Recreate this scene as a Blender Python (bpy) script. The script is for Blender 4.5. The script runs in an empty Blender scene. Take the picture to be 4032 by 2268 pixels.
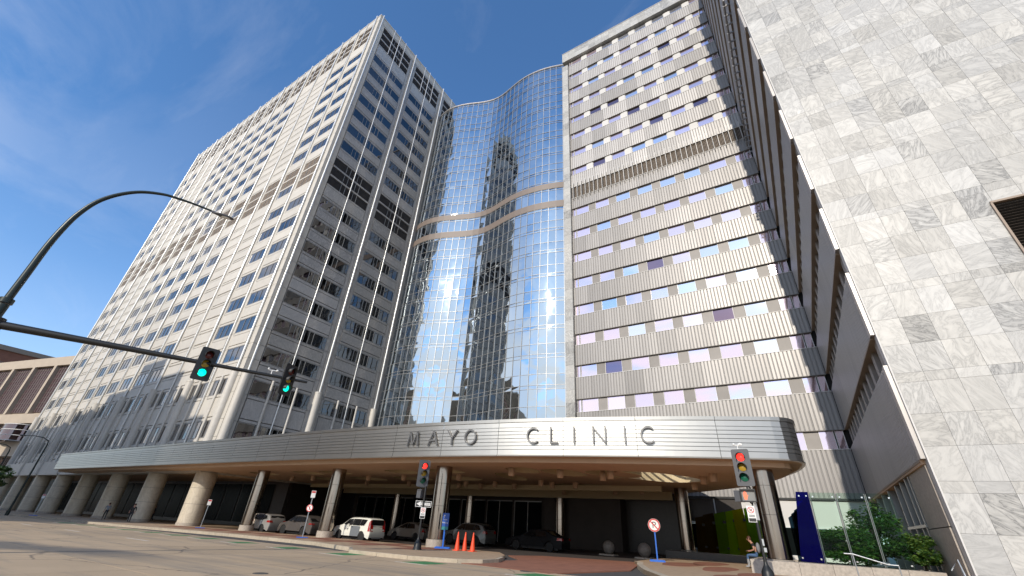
import bpy, bmesh, math, random
from mathutils import Vector, Matrix
random.seed(7)
S = bpy.context.scene
COL = S.collection
R = math.radians
# ------------------------------------------------------------------ camera
HCAM = 1.25
cam_d = bpy.data.cameras.new('camera'); cam = bpy.data.objects.new('camera', cam_d); COL.objects.link(cam)
PITCH, YAW, ROLL, FPX = 0.52046084, 0.58474664, 0.06210124, 1629.33
fwd = Vector((-math.sin(YAW)*math.cos(PITCH), math.cos(YAW)*math.cos(PITCH), math.sin(PITCH)))
rgt = Vector((math.cos(YAW), math.sin(YAW), 0)); upv = rgt.cross(fwd)
r2 = math.cos(ROLL)*rgt + math.sin(ROLL)*upv; u2 = -math.sin(ROLL)*rgt + math.cos(ROLL)*upv
m3 = Matrix((r2, u2, -fwd)).transposed()
cam.matrix_world = Matrix.Translation((0, 0, HCAM)) @ m3.to_4x4()
cam_d.sensor_width = 36.0; cam_d.lens = 36.0*FPX/4032; cam_d.clip_start = 0.1; cam_d.clip_end = 6000
S.camera = cam
# ------------------------------------------------------------------ light
SUN = Vector((0.06, -1.0, 0.53)).normalized()
sl = bpy.data.lights.new('sun', 'SUN'); sl.energy = 2.95; sl.angle = R(0.53); sl.color = (1.0, 0.915, 0.80)
so = bpy.data.objects.new('sun', sl); COL.objects.link(so)
so.rotation_mode = 'QUATERNION'; so.rotation_quaternion = (-SUN).to_track_quat('-Z', 'Y'); so.location = (20, -60, 60)
S.view_settings.view_transform = 'Standard'; S.view_settings.look = 'None'
S.view_settings.exposure = 0.30; S.view_settings.gamma = 1.0; S.view_settings.use_curve_mapping = False
W = bpy.data.worlds.new('World'); S.world = W; W.use_nodes = True
nt = W.node_tree; nt.nodes.clear()
def N(tree, t, **kw):
    n = tree.nodes.new(t)
    for k, v in kw.items():
        if k.startswith('i_'): n.inputs[k[2:].replace('_', ' ')].default_value = v
        else: setattr(n, k, v)
    return n
def lk(tree, a, b): tree.links.new(a, b)
def mth(tree, op, a, b=None, c=None):
    n = tree.nodes.new('ShaderNodeMath'); n.operation = op
    for i, v in enumerate((a, b, c)):
        if v is None: continue
        if isinstance(v, (int, float)): n.inputs[i].default_value = v
        else: tree.links.new(v, n.inputs[i])
    return n.outputs[0]
def ramp(tree, fac, stops, interp='LINEAR'):
    n = tree.nodes.new('ShaderNodeValToRGB'); cr = n.color_ramp; cr.interpolation = interp
    while len(cr.elements) < len(stops): cr.elements.new(0.5)
    for e, (p, c) in zip(cr.elements, stops):
        e.position = p; e.color = (c, c, c, 1) if isinstance(c, (int, float)) else (*c, 1)
    tree.links.new(fac, n.inputs[0]); return n.outputs[0]
def mixc(tree, fac, a, b, mode='MIX'):
    n = tree.nodes.new('ShaderNodeMix'); n.data_type = 'RGBA'; n.blend_type = mode
    for s, v in ((n.inputs[0], fac), (n.inputs[6], a), (n.inputs[7], b)):
        if isinstance(v, (int, float)): s.default_value = v
        elif isinstance(v, tuple): s.default_value = (*v, 1)
        else: tree.links.new(v, s)
    return n.outputs[2]
sky = N(nt, 'ShaderNodeTexSky', sky_type='NISHITA', sun_disc=False)
sky.sun_elevation = math.asin(SUN.z); sky.sun_rotation = math.atan2(SUN.x, SUN.y)
sky.altitude = 300; sky.air_density = 1.0; sky.dust_density = 0.3; sky.ozone_density = 2.0
tc = N(nt, 'ShaderNodeTexCoord')
sep = N(nt, 'ShaderNodeSeparateXYZ'); lk(nt, tc.outputs['Generated'], sep.inputs[0])
zz = mth(nt, 'ADD', mth(nt, 'MAXIMUM', sep.outputs[2], 0.0), 0.16)
cmb = N(nt, 'ShaderNodeCombineXYZ')
lk(nt, mth(nt, 'DIVIDE', sep.outputs[0], zz), cmb.inputs[0]); lk(nt, mth(nt, 'DIVIDE', sep.outputs[1], zz), cmb.inputs[1])
cmb.inputs[2].default_value = 5.1
big = N(nt, 'ShaderNodeTexNoise', i_Scale=0.55, i_Detail=2.0); lk(nt, cmb.outputs[0], big.inputs['Vector'])
cum = N(nt, 'ShaderNodeTexNoise', i_Scale=1.9, i_Detail=9.0, i_Roughness=0.58, i_Distortion=0.35); lk(nt, cmb.outputs[0], cum.inputs['Vector'])
mp = N(nt, 'ShaderNodeMapping'); mp.inputs['Scale'].default_value = (1.0, 2.3, 1); mp.inputs['Rotation'].default_value = (0, 0, R(28))
lk(nt, cmb.outputs[0], mp.inputs[0])
cir = N(nt, 'ShaderNodeTexNoise', i_Scale=1.5, i_Detail=8.0, i_Roughness=0.62, i_Distortion=0.9); lk(nt, mp.outputs[0], cir.inputs['Vector'])
cover = ramp(nt, big.outputs[0], [(0.42, 0.0), (0.62, 1.0)])
south = ramp(nt, mth(nt, 'MULTIPLY', sep.outputs[1], -1.0), [(0.0, 0.0), (0.55, 1.0)])      # the mirrored sky shows a broken cloud deck to the south
cover = mth(nt, 'MINIMUM', mth(nt, 'ADD', cover, mth(nt, 'MULTIPLY', south, 0.8)), 1.0)
# cumulus decks thicken towards the horizon, where one looks through more of them
low = ramp(nt, sep.outputs[2], [(0.02, 1.0), (0.45, 0.75), (0.80, 0.0)])
cumm = ramp(nt, mth(nt, 'ADD', cum.outputs[0], mth(nt, 'MULTIPLY', south, 0.17)), [(0.52, 0.0), (0.64, 1.0)])
cumm = mth(nt, 'MULTIPLY', cumm, mth(nt, 'MULTIPLY', low, mth(nt, 'ADD', mth(nt, 'MULTIPLY', cover, 0.92), 0.08)))
cirr = mth(nt, 'MULTIPLY', ramp(nt, cir.outputs[0], [(0.50, 0.0), (0.85, 1.0)]), mth(nt, 'ADD', mth(nt, 'MULTIPLY', cover, 0.30), 0.10))
cl = mth(nt, 'MINIMUM', mth(nt, 'ADD', cumm, cirr), 0.95)
skyt = mixc(nt, 1.0, sky.outputs[0], (0.69, 1.02, 1.28), 'MULTIPLY')
skyc = mixc(nt, cl, skyt, (6.4, 6.35, 6.5))
haz = ramp(nt, sep.outputs[2], [(0.0, 0.62), (0.14, 0.30), (0.35, 0.06), (0.55, 0.0)])
skyc = mixc(nt, haz, skyc, (4.6, 4.75, 5.2))
bg = N(nt, 'ShaderNodeBackground'); lk(nt, skyc, bg.inputs[0]); bg.inputs[1].default_value = 0.15
wo = N(nt, 'ShaderNodeOutputWorld'); lk(nt, bg.outputs[0], wo.inputs[0])
try:
    W.cycles.sampling_method = 'MANUAL'; W.cycles.sample_map_resolution = 1024
except Exception: pass
S.cycles.max_bounces = 7; S.cycles.diffuse_bounces = 3; S.cycles.glossy_bounces = 4
S.cycles.transmission_bounces = 6; S.cycles.transparent_max_bounces = 8
S.cycles.sample_clamp_indirect = 6.0; S.cycles.caustics_reflective = False; S.cycles.caustics_refractive = False
S.cycles.use_denoising = True
# ------------------------------------------------------------------ materials
MATS = {}
def mat(name, base, rough=0.6, metal=0.0, var=0.0, nscale=3.0, ndet=4.0, namt=0.0, bump=0.0, bscale=20.0, spec=0.5, coord='Object',
        alpha=None, trans=0.0, emit=None, estr=0.0, stretch=None, roughvar=0.0, coat=0.0, ior=None):
    if name in MATS: return MATS[name]
    m = bpy.data.materials.new(name); m.use_nodes = True; t = m.node_tree; b = t.nodes['Principled BSDF']; MATS[name] = m
    b.inputs['Roughness'].default_value = rough; b.inputs['Metallic'].default_value = metal
    b.inputs['Specular IOR Level'].default_value = spec; b.inputs['Base Color'].default_value = (*base, 1)
    if coat: b.inputs['Coat Weight'].default_value = coat; b.inputs['Coat Roughness'].default_value = 0.05
    if ior: b.inputs['IOR'].default_value = ior
    col = None
    tcn = N(t, 'ShaderNodeTexCoord'); v = tcn.outputs[coord]
    oi = N(t, 'ShaderNodeObjectInfo')
    if stretch:
        mpn = N(t, 'ShaderNodeMapping'); mpn.inputs['Scale'].default_value = stretch; lk(t, v, mpn.inputs[0]); v = mpn.outputs[0]
    if namt or roughvar:
        off = N(t, 'ShaderNodeVectorMath', operation='ADD'); lk(t, v, off.inputs[0])
        sc = N(t, 'ShaderNodeVectorMath', operation='SCALE'); sc.inputs[0].default_value = (37, 53, 71)
        lk(t, oi.outputs['Random'], sc.inputs[3]); lk(t, sc.outputs[0], off.inputs[1])
        nz = N(t, 'ShaderNodeTexNoise', i_Scale=nscale, i_Detail=ndet, i_Roughness=0.6); lk(t, off.outputs[0], nz.inputs['Vector'])
        f = ramp(t, nz.outputs[0], [(0.25, 1 - namt), (0.75, 1 + namt*0.6)])
        col = mixc(t, 1.0, base, f, 'MULTIPLY')
        if roughvar:
            lk(t, mth(t, 'ADD', mth(t, 'MULTIPLY', nz.outputs[0], roughvar), rough - roughvar*0.5), b.inputs['Roughness'])
    if var:
        f = mth(t, 'ADD', mth(t, 'MULTIPLY', oi.outputs['Random'], 2*var), 1 - var)
        c3 = N(t, 'ShaderNodeCombineXYZ'); [lk(t, f, c3.inputs[i]) for i in range(3)]
        col = mixc(t, 1.0, col if col is not None else base, c3.outputs[0], 'MULTIPLY')
    if col is not None: lk(t, col, b.inputs['Base Color'])
    if bump:
        nb = N(t, 'ShaderNodeTexNoise', i_Scale=bscale, i_Detail=5.0); lk(t, v, nb.inputs['Vector'])
        bn = N(t, 'ShaderNodeBump'); bn.inputs['Strength'].default_value = bump; bn.inputs['Distance'].default_value = 0.02
        lk(t, nb.outputs[0], bn.inputs['Height']); lk(t, bn.outputs[0], b.inputs['Normal'])
    if trans: b.inputs['Transmission Weight'].default_value = trans
    if alpha is not None: b.inputs['Alpha'].default_value = alpha
    if emit: b.inputs['Emission Color'].default_value = (*emit, 1); b.inputs['Emission Strength'].default_value = estr
    return m
def marble(name, base, vein, lo, hi, var=0.1, rough=0.45, scale=0.8, facernd=False, dist=1.6, dk=1.0):
    m = bpy.data.materials.new(name); m.use_nodes = True; t = m.node_tree; b = t.nodes['Principled BSDF']; MATS[name] = m
    b.inputs['Roughness'].default_value = rough
    tcn = N(t, 'ShaderNodeTexCoord'); oi = N(t, 'ShaderNodeObjectInfo'); rnd = oi.outputs['Random']
    if facernd:
        at = N(t, 'ShaderNodeAttribute', attribute_name='rnd'); rnd = at.outputs['Fac']
    vr = N(t, 'ShaderNodeVectorRotate', rotation_type='EULER_XYZ'); lk(t, tcn.outputs['Object'], vr.inputs[0])
    c3 = N(t, 'ShaderNodeCombineXYZ'); lk(t, mth(t, 'MULTIPLY', rnd, 40.0), c3.inputs[1]); lk(t, mth(t, 'MULTIPLY', rnd, 23.0), c3.inputs[0])
    lk(t, c3.outputs[0], vr.inputs['Rotation'])
    sc = N(t, 'ShaderNodeVectorMath', operation='SCALE'); sc.inputs[0].default_value = (91, 57, 33); lk(t, rnd, sc.inputs[3])
    ad = N(t, 'ShaderNodeVectorMath', operation='ADD'); lk(t, vr.outputs[0], ad.inputs[0]); lk(t, sc.outputs[0], ad.inputs[1])
    mpn = N(t, 'ShaderNodeMapping'); mpn.inputs['Scale'].default_value = (1.0, 1.0, 3.4); lk(t, ad.outputs[0], mpn.inputs[0])
    nz = N(t, 'ShaderNodeTexNoise', i_Scale=scale, i_Detail=9.0, i_Roughness=0.62, i_Distortion=dist); lk(t, mpn.outputs[0], nz.inputs['Vector'])
    v1 = ramp(t, nz.outputs[0], [(0.36, 0.0), (0.47, 0.55), (0.50, 1.0), (0.52, 0.45), (0.58, 0.25), (0.66, 0.0)])
    # how strongly this piece is veined
    st = ramp(t, mth(t, 'FRACT', mth(t, 'MULTIPLY', rnd, 7.31)), [(0.0, lo), (0.55, lo*1.6), (0.80, hi*0.6), (1.0, hi)])
    f = mth(t, 'MULTIPLY', v1, st)
    c = mixc(t, f, base, vein)
    soft = N(t, 'ShaderNodeTexNoise', i_Scale=scale*0.7, i_Detail=4.0); lk(t, ad.outputs[0], soft.inputs['Vector'])
    g = mth(t, 'ADD', mth(t, 'MULTIPLY', mth(t, 'FRACT', mth(t, 'MULTIPLY', rnd, 13.7)), var), 1 - var)
    g = mth(t, 'MULTIPLY', g, ramp(t, soft.outputs[0], [(0.3, 0.93), (0.7, 1.0)]))
    g = mth(t, 'MULTIPLY', g, ramp(t, mth(t, 'FRACT', mth(t, 'MULTIPLY', rnd, 7.31)), [(0.80, 1.0), (1.0, dk)]))
    g3 = N(t, 'ShaderNodeCombineXYZ'); [lk(t, g, g3.inputs[i]) for i in range(3)]
    warm = mixc(t, mth(t, 'FRACT', mth(t, 'MULTIPLY', rnd, 3.77)), (1.0, 1.0, 1.0), (1.0, 0.98, 0.94))
    c = mixc(t, 1.0, mixc(t, 1.0, c, g3.outputs[0], 'MULTIPLY'), warm, 'MULTIPLY')
    lk(t, c, b.inputs['Base Color']); return m
def wavyglass(name, tint, rough=0.012, strength=0.05, scale=0.6, metal=1.0, vary=0.15):
    m = bpy.data.materials.new(name); m.use_nodes = True; t = m.node_tree; b = t.nodes['Principled BSDF']; MATS[name] = m
    b.inputs['Roughness'].default_value = rough; b.inputs['Metallic'].default_value = metal
    oi = N(t, 'ShaderNodeObjectInfo'); tcn = N(t, 'ShaderNodeTexCoord')
    c3 = N(t, 'ShaderNodeCombineXYZ'); f = mth(t, 'ADD', mth(t, 'MULTIPLY', oi.outputs['Random'], vary), 1-vary*.6)
    [lk(t, f, c3.inputs[i]) for i in range(3)]
    lk(t, mixc(t, 1.0, tint, c3.outputs[0], 'MULTIPLY'), b.inputs['Base Color'])
    sc = N(t, 'ShaderNodeVectorMath', operation='SCALE'); sc.inputs[0].default_value = (31, 57, 83); lk(t, oi.outputs['Random'], sc.inputs[3])
    ad = N(t, 'ShaderNodeVectorMath', operation='ADD'); lk(t, tcn.outputs['Object'], ad.inputs[0]); lk(t, sc.outputs[0], ad.inputs[1])
    nz = N(t, 'ShaderNodeTexNoise', i_Scale=scale, i_Detail=1.0); lk(t, ad.outputs[0], nz.inputs['Vector'])
    bn = N(t, 'ShaderNodeBump'); bn.inputs['Strength'].default_value = 1.0; bn.inputs['Distance'].default_value = strength
    lk(t, nz.outputs[0], bn.inputs['Height']); lk(t, bn.outputs[0], b.inputs['Normal']); return m
def clearglass(name, tint, refl=0.35, rough=0.02, body=0.0):
    # thin pane: mostly tinted see-through with a mirror-like surface on top
    m = bpy.data.materials.new(name); m.use_nodes = True; t = m.node_tree; t.nodes.clear(); MATS[name] = m
    tr = N(t, 'ShaderNodeBsdfTransparent'); tr.inputs[0].default_value = (*tint, 1)
    gl = N(t, 'ShaderNodeBsdfGlossy'); gl.inputs['Roughness'].default_value = rough; gl.inputs[0].default_value = (0.9, 0.95, 0.93, 1)
    fr = N(t, 'ShaderNodeFresnel'); fr.inputs[0].default_value = 1.5
    mx = N(t, 'ShaderNodeMixShader'); lk(t, mth(t, 'MULTIPLY', fr.outputs[0], refl), mx.inputs[0])
    base_ = tr.outputs[0]
    if body:                               # enamelled sheets scatter some of the light that goes through them
        td = N(t, 'ShaderNodeBsdfTranslucent'); td.inputs[0].default_value = (*tint, 1); dd = N(t, 'ShaderNodeBsdfDiffuse'); dd.inputs[0].default_value = (*tint, 1)
        ms = N(t, 'ShaderNodeMixShader'); ms.inputs[0].default_value = 0.5; lk(t, td.outputs[0], ms.inputs[1]); lk(t, dd.outputs[0], ms.inputs[2])
        m2_ = N(t, 'ShaderNodeMixShader'); m2_.inputs[0].default_value = body; lk(t, tr.outputs[0], m2_.inputs[1]); lk(t, ms.outputs[0], m2_.inputs[2]); base_ = m2_.outputs[0]
    lk(t, base_, mx.inputs[1]); lk(t, gl.outputs[0], mx.inputs[2])
    o = N(t, 'ShaderNodeOutputMaterial'); lk(t, mx.outputs[0], o.inputs[0]); return m
# ------------------------------------------------------------------ mesh helpers
class MB:
    def __init__(s): s.v = []; s.f = []; s.m = []; s.sm = []
    def quad(s, pts, m=0, sm=False):
        n = len(s.v); s.v += [tuple(p) for p in pts]; s.f.append(tuple(range(n, n+len(pts)))); s.m.append(m); s.sm.append(sm); return s
    def box(s, x0, y0, z0, x1, y1, z1, m=0):
        if x0 > x1: x0, x1 = x1, x0
        if y0 > y1: y0, y1 = y1, y0
        if z0 > z1: z0, z1 = z1, z0
        n = len(s.v); s.v += [(x0,y0,z0),(x1,y0,z0),(x1,y1,z0),(x0,y1,z0),(x0,y0,z1),(x1,y0,z1),(x1,y1,z1),(x0,y1,z1)]
        for q in ((0,3,2,1),(4,5,6,7),(0,1,5,4),(1,2,6,5),(2,3,7,6),(3,0,4,7)):
            s.f.append(tuple(n+i for i in q)); s.m.append(m); s.sm.append(False)
        return s
    def prism(s, poly, z0, z1, m=0, sm=False):          # poly CCW in xy
        n = len(s.v); k = len(poly)
        s.v += [(x, y, z0) for x, y in poly] + [(x, y, z1) for x, y in poly]
        s.f.append(tuple(n+k-1-i for i in range(k))); s.m.append(m); s.sm.append(False)
        s.f.append(tuple(n+k+i for i in range(k))); s.m.append(m); s.sm.append(False)
        for i in range(k):
            j = (i+1) % k; s.f.append((n+i, n+j, n+k+j, n+k+i)); s.m.append(m); s.sm.append(sm)
        return s
    def cyl(s, cx, cy, z0, z1, r, m=0, n=16, r1=None, a0=0.0):
        r1 = r if r1 is None else r1
        b = len(s.v)
        for i in range(n):
            a = a0+2*math.pi*i/n; s.v.append((cx+r*math.cos(a), cy+r*math.sin(a), z0))
        for i in range(n):
            a = a0+2*math.pi*i/n; s.v.append((cx+r1*math.cos(a), cy+r1*math.sin(a), z1))
        for i in range(n):
            j = (i+1) % n; s.f.append((b+i, b+j, b+n+j, b+n+i)); s.m.append(m); s.sm.append(True)
        s.cap([b+n-1-i for i in range(n)], m); s.cap([b+n+i for i in range(n)], m)
        return s
    def cap(s, idx, m):
        q = len(s.v); s.v += [s.v[i] for i in idx]; s.f.append(tuple(range(q, q+len(idx)))); s.m.append(m); s.sm.append(False)
    def lathe(s, prof, cx=0, cy=0, m=0, n=20):          # prof [(r,z)...]
        b = len(s.v); k = len(prof)
        for r, z in prof:
            for i in range(n):
                a = 2*math.pi*i/n; s.v.append((cx+r*math.cos(a), cy+r*math.sin(a), z))
        for q in range(k-1):
            for i in range(n):
                j = (i+1) % n; s.f.append((b+q*n+i, b+q*n+j, b+(q+1)*n+j, b+(q+1)*n+i)); s.m.append(m); s.sm.append(True)
        s.cap([b+n-1-i for i in range(n)], m); s.cap([b+(k-1)*n+i for i in range(n)], m)
        return s
    def tube(s, path, rad, m=0, n=8):
        P = [Vector(p) for p in path]; rs = rad if isinstance(rad, (list, tuple)) else [rad]*len(P)
        b = len(s.v); up = Vector((0, 0, 1))
        prev = None
        for i, p in enumerate(P):
            d = (P[min(i+1, len(P)-1)] - P[max(i-1, 0)]).normalized()
            if prev is None:
                ref = up if abs(d.dot(up)) < 0.95 else Vector((1, 0, 0)); a = d.cross(ref).normalized()
            else:
                a = (prev - d*prev.dot(d)).normalized()
            prev = a; c = d.cross(a)
            for k in range(n):
                t = 2*math.pi*k/n; s.v.append(tuple(p + rs[i]*(a*math.cos(t)+c*math.sin(t))))
        for i in range(len(P)-1):
            for k in range(n):
                j = (k+1) % n; s.f.append((b+i*n+k, b+i*n+j, b+(i+1)*n+j, b+(i+1)*n+k)); s.m.append(m); s.sm.append(True)
        e = b+(len(P)-1)*n; s.cap([b+n-1-k for k in range(n)], m); s.cap([e+k for k in range(n)], m)
        return s
    def sphere(s, c, r, m=0, nu=16, nv=10, sq=(1,1,1)):
        prof = [(max(r*math.sin(math.pi*i/nv), 1e-4), -r*math.cos(math.pi*i/nv)) for i in range(nv+1)]
        b = len(s.v); s.lathe(prof, 0, 0, m, nu)
        for i in range(b, len(s.v)):
            x, y, z = s.v[i]; s.v[i] = (c[0]+x*sq[0], c[1]+y*sq[1], c[2]+z*sq[2])
        return s
    def xf(s, M, start=0):
        for i in range(start, len(s.v)): s.v[i] = tuple(M @ Vector(s.v[i]))
        return s
    def mesh(s, name, mats):
        me = bpy.data.meshes.new(name); me.from_pydata(s.v, [], s.f)
        for mm in mats: me.materials.append(MATS[mm] if isinstance(mm, str) else mm)
        me.polygons.foreach_set('material_index', s.m); me.polygons.foreach_set('use_smooth', s.sm); me.update(); return me
WL = {}
def obj(name, me, parent=None, loc=(0, 0, 0), rotz=0.0, local=False):
    o = bpy.data.objects.new(name, me); COL.objects.link(o); L = Vector(loc)
    if parent is not None:
        o.parent = parent; o.location = L if local else L - WL[parent.name]
    else: o.location = L
    WL[o.name] = L
    if rotz: o.rotation_euler = (0, 0, rotz)
    return o
def mobj(name, mb, mats, parent=None, loc=(0, 0, 0), rotz=0.0, local=False):
    # mesh given in world coordinates (loc = 0) gets its own origin at loc
    L = Vector(loc)
    return obj(name, mb.mesh(name, mats if isinstance(mats, (list, tuple)) else [mats]), parent, loc, rotz, local)
def tag(o, label, cat, group=None):
    o['label'] = label; o['category'] = cat
    if group: o['group'] = group
    return o
def thing(name, label, cat, loc=(0, 0, 0), rotz=0.0, group=None):
    o = bpy.data.objects.new(name, None); COL.objects.link(o); o.location = loc; o.rotation_euler = (0, 0, rotz); o.empty_display_size = 0.2
    WL[o.name] = Vector(loc); return tag(o, label, cat, group)
def struct(o): o['kind'] = 'structure'; return o
def stuff(o): o['kind'] = 'stuff'; return o
def gz(x, off=0.0): return 0.0105*x + off      # the pavement falls gently along the street
ROAD = -0.14
# ------------------------------------------------------------------ material set
mat('concrete_road', (0.44, 0.355, 0.255), 0.85, nscale=0.35, ndet=8, namt=0.22, bump=0.25, bscale=60, coord='Generated')
mat('joint_dark', (0.07, 0.065, 0.06), 0.9)
mat('kerb', (0.46, 0.39, 0.29), 0.85, nscale=4, namt=0.2, var=0.08, bump=0.3, bscale=40)
mat('paver_tan', (0.42, 0.30, 0.19), 0.85, nscale=3, namt=0.2, bump=0.3, bscale=30)
mat('brick_red', (0.26, 0.11, 0.065), 0.85, nscale=2, namt=0.25, bump=0.3, bscale=30, var=0.1)
mat('green_paint', (0.045, 0.21, 0.07), 0.75, nscale=6, namt=0.35)
mat('white_paint', (0.62, 0.58, 0.5), 0.8, nscale=8, namt=0.35)
mat('granite_white', (0.60, 0.565, 0.50), 0.55, nscale=0.9, ndet=7, namt=0.10, var=0.05)
mat('granite_joint', (0.20, 0.185, 0.165), 0.8)
mat('pipe_white', (0.74, 0.74, 0.72), 0.32, metal=0.45, nscale=2, namt=0.06)
mat('frame_alu', (0.36, 0.355, 0.345), 0.4, metal=0.4)
mat('louver_brown', (0.33, 0.265, 0.205), 0.7)
mat('louver_dark', (0.035, 0.03, 0.028), 0.8)
mat('dark_void', (0.02, 0.019, 0.018), 0.8)
mat('metal_groove', (0.30, 0.29, 0.28), 0.6, metal=0.2)
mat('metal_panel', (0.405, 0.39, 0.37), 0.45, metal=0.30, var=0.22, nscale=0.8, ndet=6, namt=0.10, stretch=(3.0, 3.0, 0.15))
mat('metal_grey', (0.40, 0.38, 0.36), 0.4, metal=0.5, var=0.1, nscale=1, namt=0.08)
mat('infill_white', (0.62, 0.61, 0.585), 0.5, var=0.04)
mat('infill_brown', (0.27, 0.25, 0.23), 0.5, var=0.15, nscale=1.0, namt=0.12)
mat('granite_ball', (0.22, 0.20, 0.18), 0.5, nscale=9, ndet=8, namt=0.3)
mat('mullion_grey', (0.42, 0.42, 0.41), 0.4, metal=0.3)
mat('trim_white', (0.72, 0.71, 0.68), 0.45)
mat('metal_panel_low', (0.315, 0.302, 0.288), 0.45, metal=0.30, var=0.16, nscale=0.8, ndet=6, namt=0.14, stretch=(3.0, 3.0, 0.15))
mat('stainless', (0.53, 0.52, 0.49), 0.36, metal=1.0, nscale=0.6, ndet=3, namt=0.06)
mat('stainless_dark', (0.36, 0.37, 0.37), 0.38, metal=1.0)
mat('column_steel', (0.36, 0.305, 0.255), 0.15, metal=1.0)
mat('letter_steel', (0.17, 0.17, 0.17), 0.45, metal=0.5)
mat('soffit_tan', (0.62, 0.44, 0.295), 0.75, nscale=0.8, namt=0.08)
mat('coffer_cream', (0.62, 0.52, 0.33), 0.7)
mat('granite_grey', (0.42, 0.37, 0.31), 0.6, nscale=9, ndet=8, namt=0.3, var=0.05, bump=0.3, bscale=18)
mat('granite_dark', (0.045, 0.038, 0.034), 0.35, nscale=5, namt=0.2)
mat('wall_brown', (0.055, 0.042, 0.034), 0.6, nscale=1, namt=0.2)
mat('black_metal', (0.012, 0.013, 0.013), 0.45)
mat('dark_green_metal', (0.012, 0.022, 0.02), 0.35, metal=0.2)
mat('band_taupe', (0.205, 0.165, 0.14), 0.5)
mat('band_brown', (0.26, 0.205, 0.16), 0.5, metal=0.2)
mat('roof_grey', (0.12, 0.12, 0.12), 0.9)
marble('marble_wall', (0.605, 0.605, 0.585), (0.13, 0.135, 0.14), 0.30, 0.92, var=0.22, scale=0.75, dk=.86)
marble('marble_many', (0.605, 0.605, 0.585), (0.13, 0.135, 0.14), 0.30, 0.92, var=0.22, scale=0.75, facernd=True, dk=.86)
marble('marble_grey', (0.60, 0.575, 0.54), (0.21, 0.205, 0.20), 0.30, 0.8, var=0.12, scale=0.7)
marble('marble_column', (0.68, 0.615, 0.50), (0.30, 0.25, 0.18), 0.25, 0.45, var=0.06, scale=0.55)
marble('marble_pale', (0.66, 0.63, 0.575), (0.40, 0.37, 0.33), 0.15, 0.35, var=0.06, scale=0.9)
wavyglass('glass_tower', (0.235, 0.222, 0.215), 0.02, 0.004, 0.5, vary=.35)
wavyglass('glass_side', (0.15, 0.152, 0.155), 0.02, 0.008, 0.8, vary=.4)
wavyglass('glass_wave', (0.53, 0.60, 0.64), 0.03, 0.018, 0.6)
wavyglass('glass_lilac', (0.93, 0.77, 0.86), 0.03, 0.005, 0.4, 0.80, .22)
wavyglass('glass_plum', (0.30, 0.22, 0.28), 0.05, 0.006, 0.4, 0.9)
wavyglass('glass_sky', (0.80, 0.83, 0.93), 0.03, 0.005, 0.4, 0.85, .2)
wavyglass('glass_brown', (0.20, 0.155, 0.165), 0.06, 0.01, 0.5)
mat('glass_shop', (0.006, 0.009, 0.009), 0.25, spec=0.03)
clearglass('glass_clear', (0.82, 0.93, 0.88), 0.10)
clearglass('glass_blue', (0.012, 0.012, 0.36), 0.08, body=0.18)
clearglass('glass_lime', (0.45, 0.66, 0.02), 0.15, body=0.6)
clearglass('glass_yellow', (0.52, 0.50, 0.02), 0.15, body=0.55)
clearglass('glass_moss', (0.27, 0.46, 0.03), 0.15, body=0.55)
clearglass('glass_amber', (0.22, 0.13, 0.02), 0.15, body=0.3)
clearglass('glass_teal', (0.10, 0.17, 0.22), 0.4)
clearglass('glass_red', (0.12, 0.03, 0.02), 0.15, body=0.2)
mat('lane_shade', (0.055, 0.045, 0.040), 0.85, nscale=2, namt=0.2)  # inner lane: shade under the canopy put into the base colour
# ------------------------------------------------------------------ ground
XS = [-3000, -260, 120, 3000]
def gsheet(name, xs, y0, y1, off, m):
    mb = MB()
    for a, b in zip(xs, xs[1:]):
        za, zb = gz(max(min(a, 120), -260), off), gz(max(min(b, 120), -260), off)
        mb.quad([(a, y0, za), (b, y0, zb), (b, y1, zb), (a, y1, za)])
    return mobj(name, mb, m)
struct(gsheet('ground', XS, -3000, 3000, ROAD-0.06, 'concrete_road'))
def slabmesh(x0, x1, y0, y1, off, th, m, poly=None):
    mb = MB(); pl = poly or [(x0, y0), (x1, y0), (x1, y1), (x0, y1)]
    n = len(pl)
    mb.v = [(x, y, gz(x, off-th)) for x, y in pl] + [(x, y, gz(x, off)) for x, y in pl]
    mb.f = [tuple(range(n-1, -1, -1)), tuple(range(n, 2*n))] + [(i, (i+1) % n, n+(i+1) % n, n+i) for i in range(n)]
    mb.m = [0]*len(mb.f); mb.sm = [False]*len(mb.f)
    return mb
# concrete carriageway slabs with open joints between them
m = bpy.data.materials.new('road_slab'); m.use_nodes = True; t = m.node_tree; b_ = t.nodes['Principled BSDF']; b_.inputs['Roughness'].default_value = 0.85; MATS['road_slab'] = m
g = N(t, 'ShaderNodeNewGeometry'); oi = N(t, 'ShaderNodeObjectInfo')
n1 = N(t, 'ShaderNodeTexNoise', i_Scale=0.22, i_Detail=9.0, i_Roughness=0.65); lk(t, g.outputs['Position'], n1.inputs['Vector'])
mp_ = N(t, 'ShaderNodeMapping'); mp_.inputs['Scale'].default_value = (0.10, 1.1, 1.0); lk(t, g.outputs['Position'], mp_.inputs[0])
n2 = N(t, 'ShaderNodeTexNoise', i_Scale=1.0, i_Detail=7.0, i_Roughness=0.6); lk(t, mp_.outputs[0], n2.inputs['Vector'])
n3 = N(t, 'ShaderNodeTexNoise', i_Scale=45.0, i_Detail=3.0); lk(t, g.outputs['Position'], n3.inputs['Vector'])
c = mixc(t, ramp(t, n1.outputs[0], [(0.35, 0.0), (0.7, 1.0)]), (0.45, 0.335, 0.213), (0.55, 0.412, 0.268))
c = mixc(t, ramp(t, n2.outputs[0], [(0.50, 0.0), (0.70, 0.7)]), c, (0.25, 0.22, 0.18))      # tyre and oil streaks along the lanes
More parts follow.
